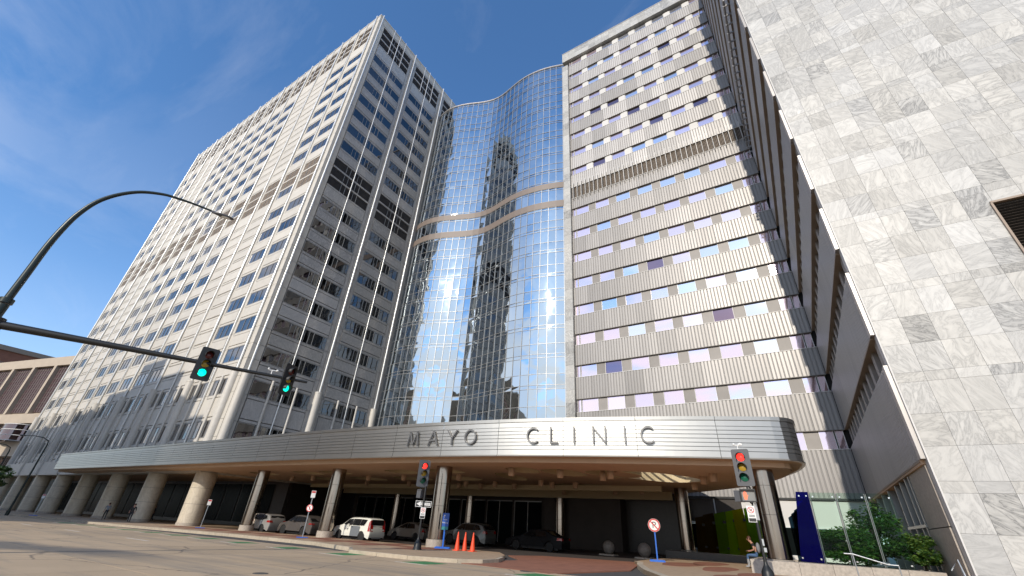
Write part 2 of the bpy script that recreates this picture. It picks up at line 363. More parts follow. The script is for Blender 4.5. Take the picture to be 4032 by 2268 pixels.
c = mixc(t, mth(t, 'MULTIPLY', n3.outputs[0], 0.25), c, (0.14, 0.12, 0.10))
vc = N(t, 'ShaderNodeTexVoronoi', feature='DISTANCE_TO_EDGE', i_Scale=0.16); vo = N(t, 'ShaderNodeVectorMath', operation='ADD'); lk(t, g.outputs['Position'], vo.inputs[0])
nv = N(t, 'ShaderNodeTexNoise', i_Scale=0.8, i_Detail=5.0); lk(t, g.outputs['Position'], nv.inputs['Vector']); lk(t, nv.outputs['Color'], vo.inputs[1]); lk(t, vo.outputs[0], vc.inputs['Vector'])
c = mixc(t, ramp(t, vc.outputs['Distance'], [(0.0, 0.75), (0.004, 0.5), (0.008, 0.0)]), c, (0.09, 0.08, 0.07))      # hairline cracks
# long darker patch with a noisy edge left of the crossing
sp = N(t, 'ShaderNodeSeparateXYZ'); lk(t, g.outputs['Position'], sp.inputs[0])
nw = N(t, 'ShaderNodeTexNoise', i_Scale=0.35, i_Detail=6.0); lk(t, g.outputs['Position'], nw.inputs['Vector'])
yy = mth(t, 'ADD', mth(t, 'SUBTRACT', mth(t, 'SUBTRACT', sp.outputs[1], 7.0), mth(t, 'MULTIPLY', mth(t, 'ADD', sp.outputs[0], 22.0), 0.28)), mth(t, 'MULTIPLY', nw.outputs[0], 2.6))
d1 = mth(t, 'ABSOLUTE', mth(t, 'SUBTRACT', yy, 1.2))
f1 = ramp(t, d1, [(0.9, 1.0), (1.9, 0.0)]) if False else None
dn = N(t, 'ShaderNodeMapRange'); lk(t, d1, dn.inputs[0]); dn.inputs[1].default_value = 0.55; dn.inputs[2].default_value = 1.5; dn.inputs[3].default_value = 0.85; dn.inputs[4].default_value = 0.0
dx = N(t, 'ShaderNodeMapRange'); lk(t, mth(t, 'ADD', sp.outputs[0], mth(t, 'MULTIPLY', nw.outputs[0], 3.0)), dx.inputs[0]); dx.inputs[1].default_value = -20.0; dx.inputs[2].default_value = -15.5; dx.inputs[3].default_value = 1.0; dx.inputs[4].default_value = 0.0
c = mixc(t, mth(t, 'MULTIPLY', dn.outputs[0], dx.outputs[0]), c, (0.115, 0.112, 0.105))
fv = mth(t, 'ADD', mth(t, 'MULTIPLY', oi.outputs['Random'], 0.12), 0.94); c3 = N(t, 'ShaderNodeCombineXYZ'); [lk(t, fv, c3.inputs[i]) for i in range(3)]
lk(t, mixc(t, 1.0, c, c3.outputs[0], 'MULTIPLY'), b_.inputs['Base Color'])
bn = N(t, 'ShaderNodeBump'); bn.inputs['Strength'].default_value = 0.35; bn.inputs['Distance'].default_value = 0.01; lk(t, n3.outputs[0], bn.inputs['Height']); lk(t, bn.outputs[0], b_.inputs['Normal'])
road = struct(gsheet('road', [-260, -120, 0, 40], -16, 44, ROAD-0.03, 'joint_dark'))
def road_slabs():
    xs = [-66+4.6*i for i in range(17)]; ys = [-5.2+3.7*i for i in range(7)]
    for a, b in zip(xs, xs[1:]):
        for c0, d in zip(ys, ys[1:]):
            o = mobj('concrete_slab', slabmesh(a+.012, b-.012, c0+.012, d-.012, ROAD, 0.05, 'road_slab'), 'road_slab', road)
    stuff(mobj('outer_slabs', slabmesh(-260, -66, -16, 17, ROAD, 0.05, 'road_slab'), 'road_slab', road))
    for k, q in enumerate(((-65.98, 12.2, -16, -5.2), (12.2, 40, -16, 24))):
        mobj('concrete_slab', slabmesh(*q, ROAD, 0.05, 'road_slab'), 'road_slab', road)
road_slabs()
# red brick driveway: mouth to the street, and drop-off lane with canopy shade painted into its colour
drive = struct(mobj('driveway', slabmesh(0, 0, 0, 0, ROAD+0.012, 0.06, 'brick_red', [(-13.6, 17.2), (-8.6, 16.6), (-7.2, 22.0), (-8.3, 26.8), (-8.75, 29.0), (-14.5, 27.2), (-15.5, 24.8), (-13.0, 22.0)]), 'brick_red'))
struct(mobj('drop_off_lane', slabmesh(0, 0, 0, 0, ROAD+0.012, 0.06, 'lane_shade', [(-8.78, 29.02), (-8.9, 31.0), (-8.0, 45.0), (-53, 45.0), (-53, 25.2), (-22, 25.2), (-15.55, 24.82), (-14.55, 27.22)]), 'lane_shade'))
# pavement along the street (tan pavers) with kerb stones round it
KERB = [(-140, 16.9), (-100, 16.9), (-70, 17.2), (-52, 17.7), (-46, 18.2), (-36, 19.0), (-25.6, 18.9), (-21.0, 17.6), (-19.3, 16.2), (-15.4, 16.2), (-13.2, 17.0), (-12.5, 17.9), (-12.5, 19.2), (-13.3, 20.9)]
pav_poly = [(x, y+0.18) for x, y in KERB[:-3]] + [(-12.7, 17.95), (-12.75, 19.2), (-13.5, 20.8)] + [(-14.2, 22.4), (-16.0, 24.6), (-22, 25.0), (-53, 25.0), (-53, 34), (-140, 34)]
pavement = struct(mobj('pavement', slabmesh(0, 0, 0, 0, 0.0, 0.24, 'paver_tan', pav_poly), 'paver_tan'))
def kerbs(parent, line, w=0.17, top=0.012, closed=False, step=2.4):
    for (x0, y0), (x1, y1) in zip(line, line[1:]):
        L = math.hypot(x1-x0, y1-y0); n = max(1, round(L/step)); ux, uy = (x1-x0)/L, (y1-y0)/L; nx, ny = -uy, ux
        for i in range(n):
            a, b = i*L/n+.008, (i+1)*L/n-.008
            pl = [(x0+ux*a, y0+uy*a), (x0+ux*b, y0+uy*b), (x0+ux*b+nx*w, y0+uy*b+ny*w), (x0+ux*a+nx*w, y0+uy*a+ny*w)]
            mobj('kerb_stone', slabmesh(0, 0, 0, 0, top + random.uniform(-.004, .004), 0.3, 'kerb', pl), 'kerb', parent)
kerbs(pavement, KERB)
# brick bands in the pavement
for i in range(9):
    x = -50+3.7*i
    mobj('brick_band', slabmesh(0, 0, 0, 0, 0.006, 0.05, 'brick_red', [(x, 20.0), (x+1.5, 20.0), (x+1.2, 24.8), (x-.3, 24.8)]), 'brick_red', pavement)
mobj('brick_band', slabmesh(0, 0, 0, 0, 0.010, 0.05, 'brick_red', [(-52, 21.6), (-18, 21.6), (-18, 22.8), (-52, 22.8)]), 'brick_red', pavement)
# plaza on the right of the driveway
PL = [(-8.6, 27.0), (-8.25, 26.4), (-7.6, 24.2), (-6.4, 21.2), (-5.0, 18.6), (-2.0, 16.8), (6, 16.0), (14, 16.0)]
plaza = struct(mobj('plaza_pavement', slabmesh(0, 0, 0, 0, 0.0, 0.24, 'paver_tan', PL + [(14, 46), (-7.8, 46), (-8.7, 31)]), 'paver_tan'))
kerbs(plaza, PL[:6], w=0.3)
for cx, cy, rx, ry in ((-6.2, 27.6, 1.0, 2.2), (-4.1, 26.0, .75, 2.3), (-5.3, 30.5, .9, 2.4), (-2.2, 23.2, .8, 2.0), (-.4, 22.4, .8, 1.8), (-3.0, 21.0, .6, 1.6)):
    pl = [(cx+rx*math.cos(a)*(1+.12*math.sin(3*a)), cy+ry*math.sin(a)) for a in [2*math.pi*i/20 for i in range(20)]]
    mobj('brick_patch', slabmesh(0, 0, 0, 0, 0.006, 0.04, 'brick_red', pl), 'brick_red', plaza)
# green cycle-crossing blocks and lane lines
def paint(name, pts, m, off=0.004):
    return mobj(name, slabmesh(0, 0, 0, 0, ROAD+off, 0.003, m, pts), m, road)
for x in (-59, -54, -49.5, -45, -41, -37, -33, -28.6, -24.0, -19.6, -14.6, -9.2):
    y = 15.1 if x > -30 else 15.3
    paint('green_block', [(x, y), (x+.25, y+1.15), (x+1.55, y+1.1), (x+1.3, y-.05)], 'green_paint')
    paint('lane_line', [(x-.3, y-.14), (x+1.9, y-.18), (x+1.9, y-.04), (x-.3, y-.02)] if False else [(x-.2, y-.26), (x+1.6, y-.30), (x+1.6, y-.18), (x-.2, y-.14)], 'white_paint')
for x in (-62, -52, -42, -32):
    paint('lane_line', [(x, 11.4), (x+3.0, 11.35), (x+3.0, 11.5), (x, 11.55)], 'white_paint', .006)
for x, y, r in ((-13.2, 8.2, .2), (-12.2, 6.9, .2), (-9.5, 16.7, .33)):
    mb = MB().lathe([(r, -0.02), (r, 0.004), (r*.86, 0.008), (r*.8, 0.004), (.02, 0.006)], 0, 0, 0, 24)
    mobj('manhole_cover', mb, 'joint_dark', road, (x, y, gz(x, ROAD+.004)))
# ------------------------------------------------------------------ office tower (left)
XT, YT = -54.0, 23.6
XK = [-55.2-5.714*k for k in range(15)]
SILLS = [17.6+4.27*k for k in range(7)] + [56.4+4.26*k for k in range(7)]
PODS = [8.25, 13.35]
LOUV = [(48.0, 49.7), (50.05, 51.75), (52.1, 53.8), (87.5, 89.2), (89.6, 91.3), (91.7, 93.4)]
tower = thing('office_tower', 'tall pale granite office tower with round pipes running up both faces', 'building', (-95, 24, gz(-95)))
core = MB().box(-135.7, YT+.34, 6.45, XT-.34, 60, 95.2).box(-135.9, YT-.02, 93.9, XT+.02, 60, 95.7, 1)
mobj('core_wall', core, ['granite_joint', 'granite_white'], tower)
mobj('roof_parapet', MB().box(-135.95, YT-.08, 95.705, XT+.08, YT+.5, 96.05).box(XT-.5, YT+.505, 95.705, XT+.08, 60, 96.05), 'granite_white', tower)
# shared meshes, local origin at the piece's lower left front corner
def span_mesh(w, h, name, m='granite_white', a=0.40):
    mb = MB().box(.05, 0, .04, w-.05, .32, a-.05).box(.05, -.03, a+.05, w-.05, .32, h-a-.05).box(.05, 0, h-a+.05, w-.05, .32, h-.04)
    mb.box(.01, .2, .01, w-.01, .33, h-.01, 1)
    return mb.mesh(name, [m, 'granite_joint'])
def win_mesh(w, h, cuts, name, glass, fr='frame_alu', d=.05, fw=.07):
    mb = MB(); mb.quad([(0, d, 0), (w, d, 0), (w, d, h), (0, d, h)], 1)
    for x in (0, w-fw): mb.box(x, .02, 0, x+fw, d+.1, h)
    mb.box(fw, .02, 0, w-fw, d+.1, fw); mb.box(fw, .02, h-fw, w-fw, d+.1, h)
    for c in cuts: mb.box(c-.03, d-.06, fw, c+.03, d+.02, h-fw)
    return mb.mesh(name, [fr, glass])
def louv_mesh(w, h, name, m='louver_brown', n=9, cuts=()):
    mb = MB().quad([(0, .28, 0), (w, .28, 0), (w, .28, h), (0, .28, h)], 1)
    for i in range(n):
        z = h*i/n; mb.quad([(0, .05, z+.02), (w, .05, z+.02), (w, .08, z+h/n*.96), (0, .08, z+h/n*.96)], 0)
    for c in cuts: mb.box(c-.03, .0, 0, c+.03, .12, h, 2)
    return mb.mesh(name, [m, 'louver_dark', 'frame_alu'])
BW = 4.25; PW = 5.714-BW
bay_w = {}
blank = (2, 3, 10, 11)
floors = sorted(PODS + SILLS)
# rows of the front: (z0, z1, kind)
rows = []
allw = [(s-.1, s+1.85, 'w' if s > 16 else 'p') for s in floors] + [(a, b, 'l') for a, b in LOUV]
allw.sort()
zprev = 6.55
for a, b, k in allw:
    if a - zprev > .15: rows.append((zprev, a, 's'))
    rows.append((a, b, k)); zprev = b
rows.append((zprev, 93.85, 's')) if 93.85-zprev > .3 else None
cache = {}
def cm(key, fn):
    if key not in cache: cache[key] = fn()
    return cache[key]
rnd = random.Random(3)
for k in range(14):
    x0 = XK[k+1]+PW/2
    for a, b, kind in rows:
        h = round(b-a, 2)
        if kind == 's':
            if h < 1.0:
                obj('transom_strip', cm(('st', h), lambda: MB().box(.02, 0, .02, BW-.02, .33, h-.02).mesh('transom_strip', ['granite_white'])), tower, (x0, YT, a))
            else: obj('spandrel_panel', cm(('sp', h), lambda: span_mesh(BW, h, 'spandrel_panel')), tower, (x0, YT, a))
        elif kind == 'w':
            if k in blank: obj('blank_panel', cm(('bl', h), lambda: span_mesh(BW, h, 'blank_panel', a=.12)), tower, (x0, YT, a))
            else: obj('window', cm(('w', h), lambda: win_mesh(BW, h, (BW*.36, BW*.68), 'window', 'glass_tower')), tower, (x0, YT, a))
        elif kind == 'p':
            for dx in (0.15, BW-1.95):
                obj('window', cm(('pw', h), lambda: win_mesh(1.8, h, (.9,), 'window', 'glass_tower')), tower, (x0+dx, YT, a))
            obj('mid_pier', cm(('mp', h), lambda: MB().box(0, 0, 0, .3, .3, h).mesh('mid_pier', ['granite_white'])), tower, (x0+BW/2-.15, YT, a))
        else:
            if rnd.random() < .16 and a < 60:
                obj('window', cm(('w', h), lambda: win_mesh(BW, h, (BW*.36, BW*.68), 'window', 'glass_tower')), tower, (x0, YT, a))
            else: obj('louver', cm(('l', h), lambda: louv_mesh(BW, h, 'louver', cuts=(BW*.36, BW*.68))), tower, (x0, YT, a))
def pier(w, name):
    mb = MB(); z = 6.55
    for a, b, kind in rows:
        mb.box(.03, 0, a+.02, w-.03, .33, b-.02); mb.box(w/2-.02, -.03, a+.02, w/2+.02, .02, b-.02, 1)
    return mb.mesh(name, ['granite_white', 'granite_joint'])
pm = pier(PW, 'pier')
def pipe_mesh(r, z0, z1, name, m='pipe_white', n=10, seg=4.27):
    mb = MB().cyl(0, 0, z0, z1, r, 0, n)
    z = z0+seg
    while z < z1-.5: mb.cyl(0, 0, z-.05, z+.05, r*1.08, 0, n); mb.box(-.03, 0, z-.05, .03, r+.12, z+.05, 0); z += seg
    return mb.mesh(name, [m])
p_big = pipe_mesh(.14, 15.6, 96.25, 'pipe'); p_small = pipe_mesh(.085, 6.6, 96.15, 'pipe'); rod = pipe_mesh(.065, 86.9, 96.1, 'rod', seg=3)
thin = MB().cyl(0, 0, 6.6, 15.6, .16, 0, 10).mesh('half_column', ['marble_pale'])
thick = MB().cyl(0, 0, 4.55, 15.7, .50, 0, 20).cyl(0, 0, 15.7, 15.9, .53, 0, 20).mesh('podium_column', ['marble_pale'])
for k in range(15):
    x = XK[k]
    if 0 < k < 14: obj('pier', pm, tower, (x-PW/2, YT, 0))
    obj('pipe', p_big if k % 2 == 0 else p_small, tower, (x, YT-.17, 0))
    if k % 2 == 0: obj('podium_column', thick, tower, (x, YT-.15, 0))
    if k < 14:
        xm = x-5.714/2
        obj('rod', rod, tower, (xm, YT-.15, 0))
        obj('half_column', thin, tower, (xm, YT-.12, 0))
mobj('end_pier', MB().box(XK[14]-.7, YT, 6.55, XK[14]+PW/2-.03, YT+.33, 93.8), 'granite_white', tower)
# right-hand face
cz = [zz for a, b, kk in rows for zz in (a,)]
mb = MB()
for a, b, kk in rows: mb.box(XT-.86, YT, a+.02, XT, YT+1.55, b-.02)
mobj('corner_pier', mb, 'granite_white', tower)
mb = MB()
for a, b, kk in rows: mb.box(XK[0]-PW/2, YT+.002, a+.02, XT-.88, YT+.33, b-.02)
mobj('corner_pier', mb, 'granite_white', tower)
RZ = -math.pi/2
def yface(name, me, y, z, dx=0.0):   # local +x runs along +Y, local -y looks to +X
    o = obj(name, me, tower, (XT+dx, y, z)); o.rotation_euler = (0, 0, math.pi/2); return o
BY = [(25.25, 33.25), (35.25, 43.25), (45.25, 53.25)]
for bi, (y0, y1) in enumerate(BY):
    w = 8.0
    for a, b, kind in rows:
        h = round(b-a, 2)
        if bi == 2 and b < 86.5: continue
        if kind == 's':
            if h < 1.0: yface('transom_strip', cm(('yst', h), lambda: MB().box(.02, 0, .02, w-.02, .33, h-.02).mesh('transom_strip', ['marble_grey'])), y0, a)
            else: yface('spandrel_panel', cm(('ysp', h), lambda: span_mesh(w, h, 'spandrel_panel', 'marble_grey')), y0, a)
        elif kind == 'l': yface('louver', cm(('yl', h), lambda: louv_mesh(w, h, 'louver', 'louver_dark', cuts=(2.4, 3.2, 4.8, 5.6))), y0, a)
        else: yface('window', cm(('yw', h), lambda: win_mesh(w, h, (2.2, 2.9, 3.6, 4.4, 5.1, 5.8), 'window', 'glass_side')), y0, a, 0.0)
    mb = MB()
    for a, b, kk in rows:
        mb.box(XT-.33, y1+.03, a+.02, XT, y1+1.97, b-.02); mb.box(XT-.01, y1+.55, a+.02, XT+.03, y1+.6, b-.02, 1); mb.box(XT-.01, y1+1.4, a+.02, XT+.03, y1+1.45, b-.02, 1)
    mobj('pier', mb, ['marble_grey', 'granite_joint'], tower)
for y in (24.15, 34.25, 44.25):
    obj('pipe', p_big, tower, (XT+.22, y, 0)).rotation_euler = (0, 0, math.pi/2); obj('podium_column', thick, tower, (XT+.12, y, 0))
for y in (29.25, 39.25):
    o = obj('pipe', p_small, tower, (XT+.22, y, 0)); o.rotation_euler = (0, 0, math.pi/2)
    for d in (-1.65, 1.7):
        o = obj('rod', rod, tower, (XT+.24, y+d, 0)); o.rotation_euler = (0, 0, math.pi/2); obj('half_column', thin, tower, (XT+.2, y+d, 0))
for y in (47.6, 50.9):
    o = obj('rod', rod, tower, (XT+.24, y, 0)); o.rotation_euler = (0, 0, math.pi/2)
# podium edge beam, ground columns
mobj('edge_beam', MB().box(-136, YT-.35, 4.42, XT+.3, YT+.9, 6.5).box(XT-.9, YT+.9, 4.42, XT+.3, 45, 6.5), 'granite_white', tower)
mobj('arcade_soffit', MB().box(-136, YT+.9, 4.6, XT-.9, 34, 4.9), 'soffit_tan', tower)
mobj('arcade_wall', MB().box(-136, 34, -1.8, XT-.2, 34.4, 4.6).box(XT-.5, 34.4, -1.2, XT-.1, 45, 4.6), 'granite_dark', tower)
for i in range(20):
    x = -57-4*i
    mobj('shopfront_pane', MB().quad([(x-3.6, 33.93, gz(x)+.4), (x, 33.93, gz(x)+.4), (x, 33.93, 4.2), (x-3.6, 33.93, 4.2)]), 'glass_shop', tower)
for k in range(0, 15, 2):
    x = XK[k] + (0.6 if k == 0 else 0)
    c = obj('ground_column', cm(('gc',), lambda: MB().cyl(0, 0, .32, 6.3, 1.05, 0, 28).cyl(0, 0, 2.5, 2.53, 1.055, 1, 28).cyl(0, 0, 4.4, 4.43, 1.055, 1, 28).mesh('ground_column', ['marble_column', 'granite_joint'])), tower, (x, YT+.8, gz(x)))
    c.scale = (1, 1, (4.42-gz(x))/6.3)
    obj('plinth', cm(('gp',), lambda: MB().cyl(0, 0, 0, .34, 1.1, 0, 28).mesh('plinth', ['granite_grey'])), c, (x, YT+.8, gz(x)))
# ------------------------------------------------------------------ curved glass front between the two towers
CTRL = [(-54.2, 45.3), (-52.9, 44.85), (-51.3, 44.5), (-49.6, 44.5), (-47.7, 44.95), (-46.0, 45.55), (-44.5, 46.15), (-43.0, 46.85), (-41.5, 47.45), (-39.9, 47.85), (-38.3, 47.95), (-36.9, 47.75), (-35.4, 47.3), (-33.2, 46.8), (-31.9, 46.6), (-30.7, 46.52), (-29.4, 46.52), (-28.3, 46.6), (-27.0, 46.75), (-25.8, 46.98), (-24.6, 47.3), (-23.5, 47.68), (-22.4, 48.05), (-21.4, 48.45)]
def catmull(P, n=12):
    out = []
    for i in range(len(P)-1):
        p0, p1, p2, p3 = P[max(i-1, 0)], P[i], P[i+1], P[min(i+2, len(P)-1)]
        for j in range(n):
            t = j/n
            out.append(tuple(0.5*((2*p1[a])+(-p0[a]+p2[a])*t+(2*p0[a]-5*p1[a]+4*p2[a]-p3[a])*t*t+(-p0[a]+3*p1[a]-3*p2[a]+p3[a])*t**3) for a in (0, 1)))
    out.append(P[-1]); return out
for _ in range(2): CTRL = [CTRL[0]] + [tuple((CTRL[i-1][a]+2*CTRL[i][a]+CTRL[i+1][a])/4 for a in (0, 1)) for i in range(1, len(CTRL)-1)] + [CTRL[-1]]
dense = catmull(CTRL)
arc = [0.0]
for a, b in zip(dense, dense[1:]): arc.append(arc[-1]+math.hypot(b[0]-a[0], b[1]-a[1]))
def at_arc(s):
    s = max(0, min(s, arc[-1]))
    import bisect
    i = min(max(bisect.bisect(arc, s)-1, 0), len(dense)-2); t = (s-arc[i])/(arc[i+1]-arc[i])
    return (dense[i][0]+(dense[i+1][0]-dense[i][0])*t, dense[i][1]+(dense[i+1][1]-dense[i][1])*t)
NP = round(arc[-1]/1.25); nodes = [at_arc(arc[-1]*i/NP) for i in range(NP+1)]
glassf = thing('curved_glass_front', 'wavy blue mirrored glass front with white grid and two brown bands', 'glass facade', (-38, 48, gz(-38)))
mb = MB()
for (x0, y0), (x1, y1) in zip(nodes, nodes[1:]): mb.quad([(x0, y0+.35, 5.5), (x1, y1+.35, 5.5), (x1, y1+.35, 86.2), (x0, y0+.35, 86.2)])
mobj('backing_wall', mb, 'dark_void', glassf)
lines = []; z = 16.95
fl = [16.95+4.303*k for k in range(-2, 17)]
edges = sorted(set([5.6] + [e for z in fl for e in (z, z+.52, z-2.29)] + [86.5])); edges = [e for e in edges if 5.5 < e <= 86.5]
for e in list(edges):
    pass
edges = [e for i, e in enumerate(edges) if i == 0 or e-edges[i-1] > .2]
BANDS = [(47.55, 48.92), (51.75, 53.04)]
def inband(a, b): return any(a > p-.3 and b < q+.3 for p, q in BANDS) or any(a < q-.1 and b > p+.1 for p, q in BANDS)
edges = sorted([e for e in edges if not any(p-.25 < e < q+.25 for p, q in BANDS)] + [e for p in BANDS for e in p])
cells = []
for za, zb in zip(edges, edges[1:]):
    if any(abs(za-p) < .01 and abs(zb-q) < .01 for p, q in BANDS): continue
    for i in range(NP): cells.append((za, zb, i))
cells.sort(key=lambda c: -(c[1]-c[0])*1.25/((nodes[c[2]][0])**2+(nodes[c[2]][1])**2+(c[0])**2))
rg = random.Random(11); rest = MB()
def pane_pts(za, zb, i):
    (x0, y0), (x1, y1) = nodes[i], nodes[i+1]; j = [rg.uniform(-.02, .02) for _ in range(4)]
    return [(x0, y0+j[0], za+.02), (x1, y1+j[1], za+.02), (x1, y1+j[2], zb-.02), (x0, y0+j[3], zb-.02)]
ctr = 0
for n_, (za, zb, i) in enumerate(cells):
    p = pane_pts(za, zb, i)
    # gentle pillow so that neighbouring panes catch different bits of sky
    if zb-za > 1.0:
        c = Vector(p[0])*.25+Vector(p[1])*.25+Vector(p[2])*.25+Vector(p[3])*.25
        tx, ty = p[1][0]-p[0][0], p[1][1]-p[0][1]; L = math.hypot(tx, ty); nx, ny = ty/L, -tx/L; bl = rg.uniform(.002, .012)
        mbp = MB(); G = 3
        for a in range(G+1):
            for b in range(G+1):
                u, v = a/G, b/G
                q = (Vector(p[0])*(1-u)+Vector(p[1])*u)*(1-v)+(Vector(p[3])*(1-u)+Vector(p[2])*u)*v
                w = bl*16*u*(1-u)*v*(1-v); mbp.v.append((q.x+nx*w, q.y+ny*w, q.z))
        for a in range(G):
            for b in range(G):
                mbp.f.append((a*(G+1)+b, (a+1)*(G+1)+b, (a+1)*(G+1)+b+1, a*(G+1)+b+1)); mbp.m.append(0); mbp.sm.append(True)
    else: mbp = MB().quad(p)
    if n_ < 300: mobj('glass_pane', mbp, 'glass_wave', glassf)
    else:
        k0 = len(rest.v); rest.v += mbp.v; rest.f += [tuple(k0+q for q in ff) for ff in mbp.f]; rest.m += mbp.m; rest.sm += mbp.sm
stuff(mobj('glass_panes', rest, 'glass_wave', glassf))
for i, (x, y) in enumerate(nodes):
    a, b = nodes[max(i-1, 0)], nodes[min(i+1, NP)]; ang = math.atan2(b[1]-a[1], b[0]-a[0])
    o = obj('mullion', cm(('mull',), lambda: MB().box(-.028, -.08, 5.6, .028, .1, 86.75).mesh('mullion', ['mullion_grey'])), glassf, (x, y, 0)); o.rotation_euler = (0, 0, ang)
def strip_along(pts, z0, z1, off0, off1):
    mb = MB(); nrm = []
    for i in range(len(pts)):
        a, b = pts[max(i-1, 0)], pts[min(i+1, len(pts)-1)]; L = math.hypot(b[0]-a[0], b[1]-a[1]); nrm.append(((b[1]-a[1])/L, -(b[0]-a[0])/L))
    for i in range(len(pts)):
        x, y = pts[i]; nx, ny = nrm[i]
        mb.v += [(x+nx*off0, y+ny*off0, z0), (x+nx*off1, y+ny*off1, z0), (x+nx*off1, y+ny*off1, z1), (x+nx*off0, y+ny*off0, z1)]
    for i in range(len(pts)-1):
        for a in range(4):
            b = (a+1) % 4; mb.f.append((i*4+a, i*4+b, (i+1)*4+b, (i+1)*4+a)); mb.m.append(0); mb.sm.append(False)
    mb.f += [(3, 2, 1, 0), tuple((len(pts)-1)*4+q for q in range(4))]; mb.m += [0, 0]; mb.sm += [False, False]
    return mb
for e in edges: mobj('transom', strip_along(nodes, e-.022, e+.022, -.05, .05), 'mullion_grey', glassf)
for a, b in BANDS: mobj('brown_band', strip_along(nodes, a+.03, b-.03, -.05, .10), 'band_taupe', glassf)
mobj('roof_coping', strip_along(nodes, 86.5, 86.8, -.4, .12), 'metal_grey', glassf)
# ------------------------------------------------------------------ clinic building: metal-clad slab with marble wing
YS, XW, YM = 46.6, 4.56, 24.0
clinic = thing('clinic_building', 'tall slab with ribbed metal spandrels and a marble clad wing on the right', 'building', (-6, 46, gz(-6)))
mobj('core_wall', MB().box(-21.0, YS+.42, 4.6, 5.2, 62, 85.5).box(5.3, YM+.45, 4.6, 40, 62, 85.5), 'dark_void', clinic)
lower = [13.37+4.285*k for k in range(8)]; upper = [52.1+4.3*k for k in range(8)]
def ribbed(w, h, name, pitch=.36, depth=.045, m='metal_panel'):
    mb = MB(); pts = []; n = max(1, round(w/pitch)); p = w/n
    for i in range(n):
        x = i*p; pts += [(x, 0), (x+p*.66, 0), (x+p*.74, depth), (x+p*.92, depth)]
    pts.append((w, 0))
    for (x0, y0), (x1, y1) in zip(pts, pts[1:]): mb.quad([(x0, y0, 0), (x1, y1, 0), (x1, y1, h), (x0, y0, h)], 2 if y0 > 0 and y1 > 0 else 0)
    mb.box(0, depth+.005, 0, w, .44, h, 1)
    return mb.mesh(name, [m, 'metal_grey', 'metal_groove'])
rl = random.Random(5)
X0, X1 = -20.45, 4.56
NPAN = 12; PWD = (X1-X0)/NPAN
def spandrel_row(z0, z1, m='metal_panel'):
    h = round(z1-z0, 2)
    for i in range(NPAN):
        obj('spandrel_panel', cm(('rib', h, m), lambda: ribbed(PWD-.012, h, 'spandrel_panel', m=m)), clinic, (X0+PWD*i+.006, YS, z0))
    mobj('sill_rail', MB().box(X0, YS-.03, z1+.002, X1, YS+.42, z1+.05), 'trim_white', clinic)
    mobj('underside_shade', MB().box(X0, YS-.02, z0-.07, X1, YS+.40, z0-.012), 'granite_joint', clinic)  # dark strip: shade below the overhanging spandrel put into its colour
MODW = 3.21
def clwin(w, h, name='window', g='glass_lilac'):
    mb = MB().quad([(0, .22, 0), (w, .22, 0), (w, .22, h), (0, .22, h)], 1)
    mb.box(0, .15, 0, .05, .3, h).box(w-.05, .15, 0, w, .3, h).box(.05, .15, 0, w-.05, .3, .05)
    return mb.mesh(name, ['trim_white', g])
def roundbox(w, h, r, d0, d1):
    mb = MB(); pl = [(0, 0), (w, 0)] + [(w-r+r*math.cos(a), h-r+r*math.sin(a)) for a in (0, .4, .8, 1.2, 1.57)] + [(r+r*math.cos(a), h-r+r*math.sin(a)) for a in (1.57, 2.0, 2.4, 2.8, 3.14)]
    n = len(pl); mb.v = [(x, d0, z) for x, z in pl] + [(x, d1, z) for x, z in pl]
    mb.f = [tuple(range(n)), tuple(range(2*n-1, n-1, -1))] + [(i, n+i, n+(i+1) % n, (i+1) % n) for i in range(n)]; mb.m = [0]*len(mb.f); mb.sm = [False]*len(mb.f)
    return mb
def window_row(s, h, up, endblank=False):
    for j in range(8):
        x = X0+.62+MODW*j if j else X0+.05
        w = 2.1
        if j == 0:
            obj('window', cm(('cw', .55, h), lambda: clwin(.5, h)), clinic, (X0+.06, YS, s)); obj('window', cm(('cw', 2.1, h), lambda: clwin(2.1, h)), clinic, (X0+.64, YS, s))
        elif j == 7:
            obj('window', cm(('cw', 1.15, h), lambda: clwin(1.1, h)), clinic, (X0+.62+MODW*7, YS, s)); obj('window', cm(('cw', .6, h), lambda: clwin(.62, h)), clinic, (X0+.62+MODW*7+1.18, YS, s))
        else:
            gq = rl.random(); gq = 'glass_plum' if gq < .06 else 'glass_sky' if gq < .36 else 'glass_lilac'
            obj('window', cm(('cw', 2.1, h, gq), lambda: clwin(2.1, h, 'window', gq)), clinic, (x, YS, s))
        if j < 7:
            xi = X0+.62+MODW*j+2.12+(.02 if j == 0 else 0)
            if up: obj('infill_panel', cm(('iw', h), lambda: roundbox(1.07, h*.93, .22, .08, .4).mesh('infill_panel', ['infill_white'])), clinic, (xi, YS, s+.01))
            else: obj('infill_panel', cm(('ib', h), lambda: MB().box(0, .18, 0, 1.07, .4, h).mesh('infill_panel', ['infill_brown'])), clinic, (xi, YS, s+.01))
WH = 1.55
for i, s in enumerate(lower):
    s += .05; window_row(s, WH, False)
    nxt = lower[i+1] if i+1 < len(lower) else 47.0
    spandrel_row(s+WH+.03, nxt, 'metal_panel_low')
for i, s in enumerate(upper):
    s += .05
    window_row(s, 1.45, True)
    if i+1 < len(upper): spandrel_row(s+1.48, upper[i+1])
spandrel_row(49.5, 52.1)
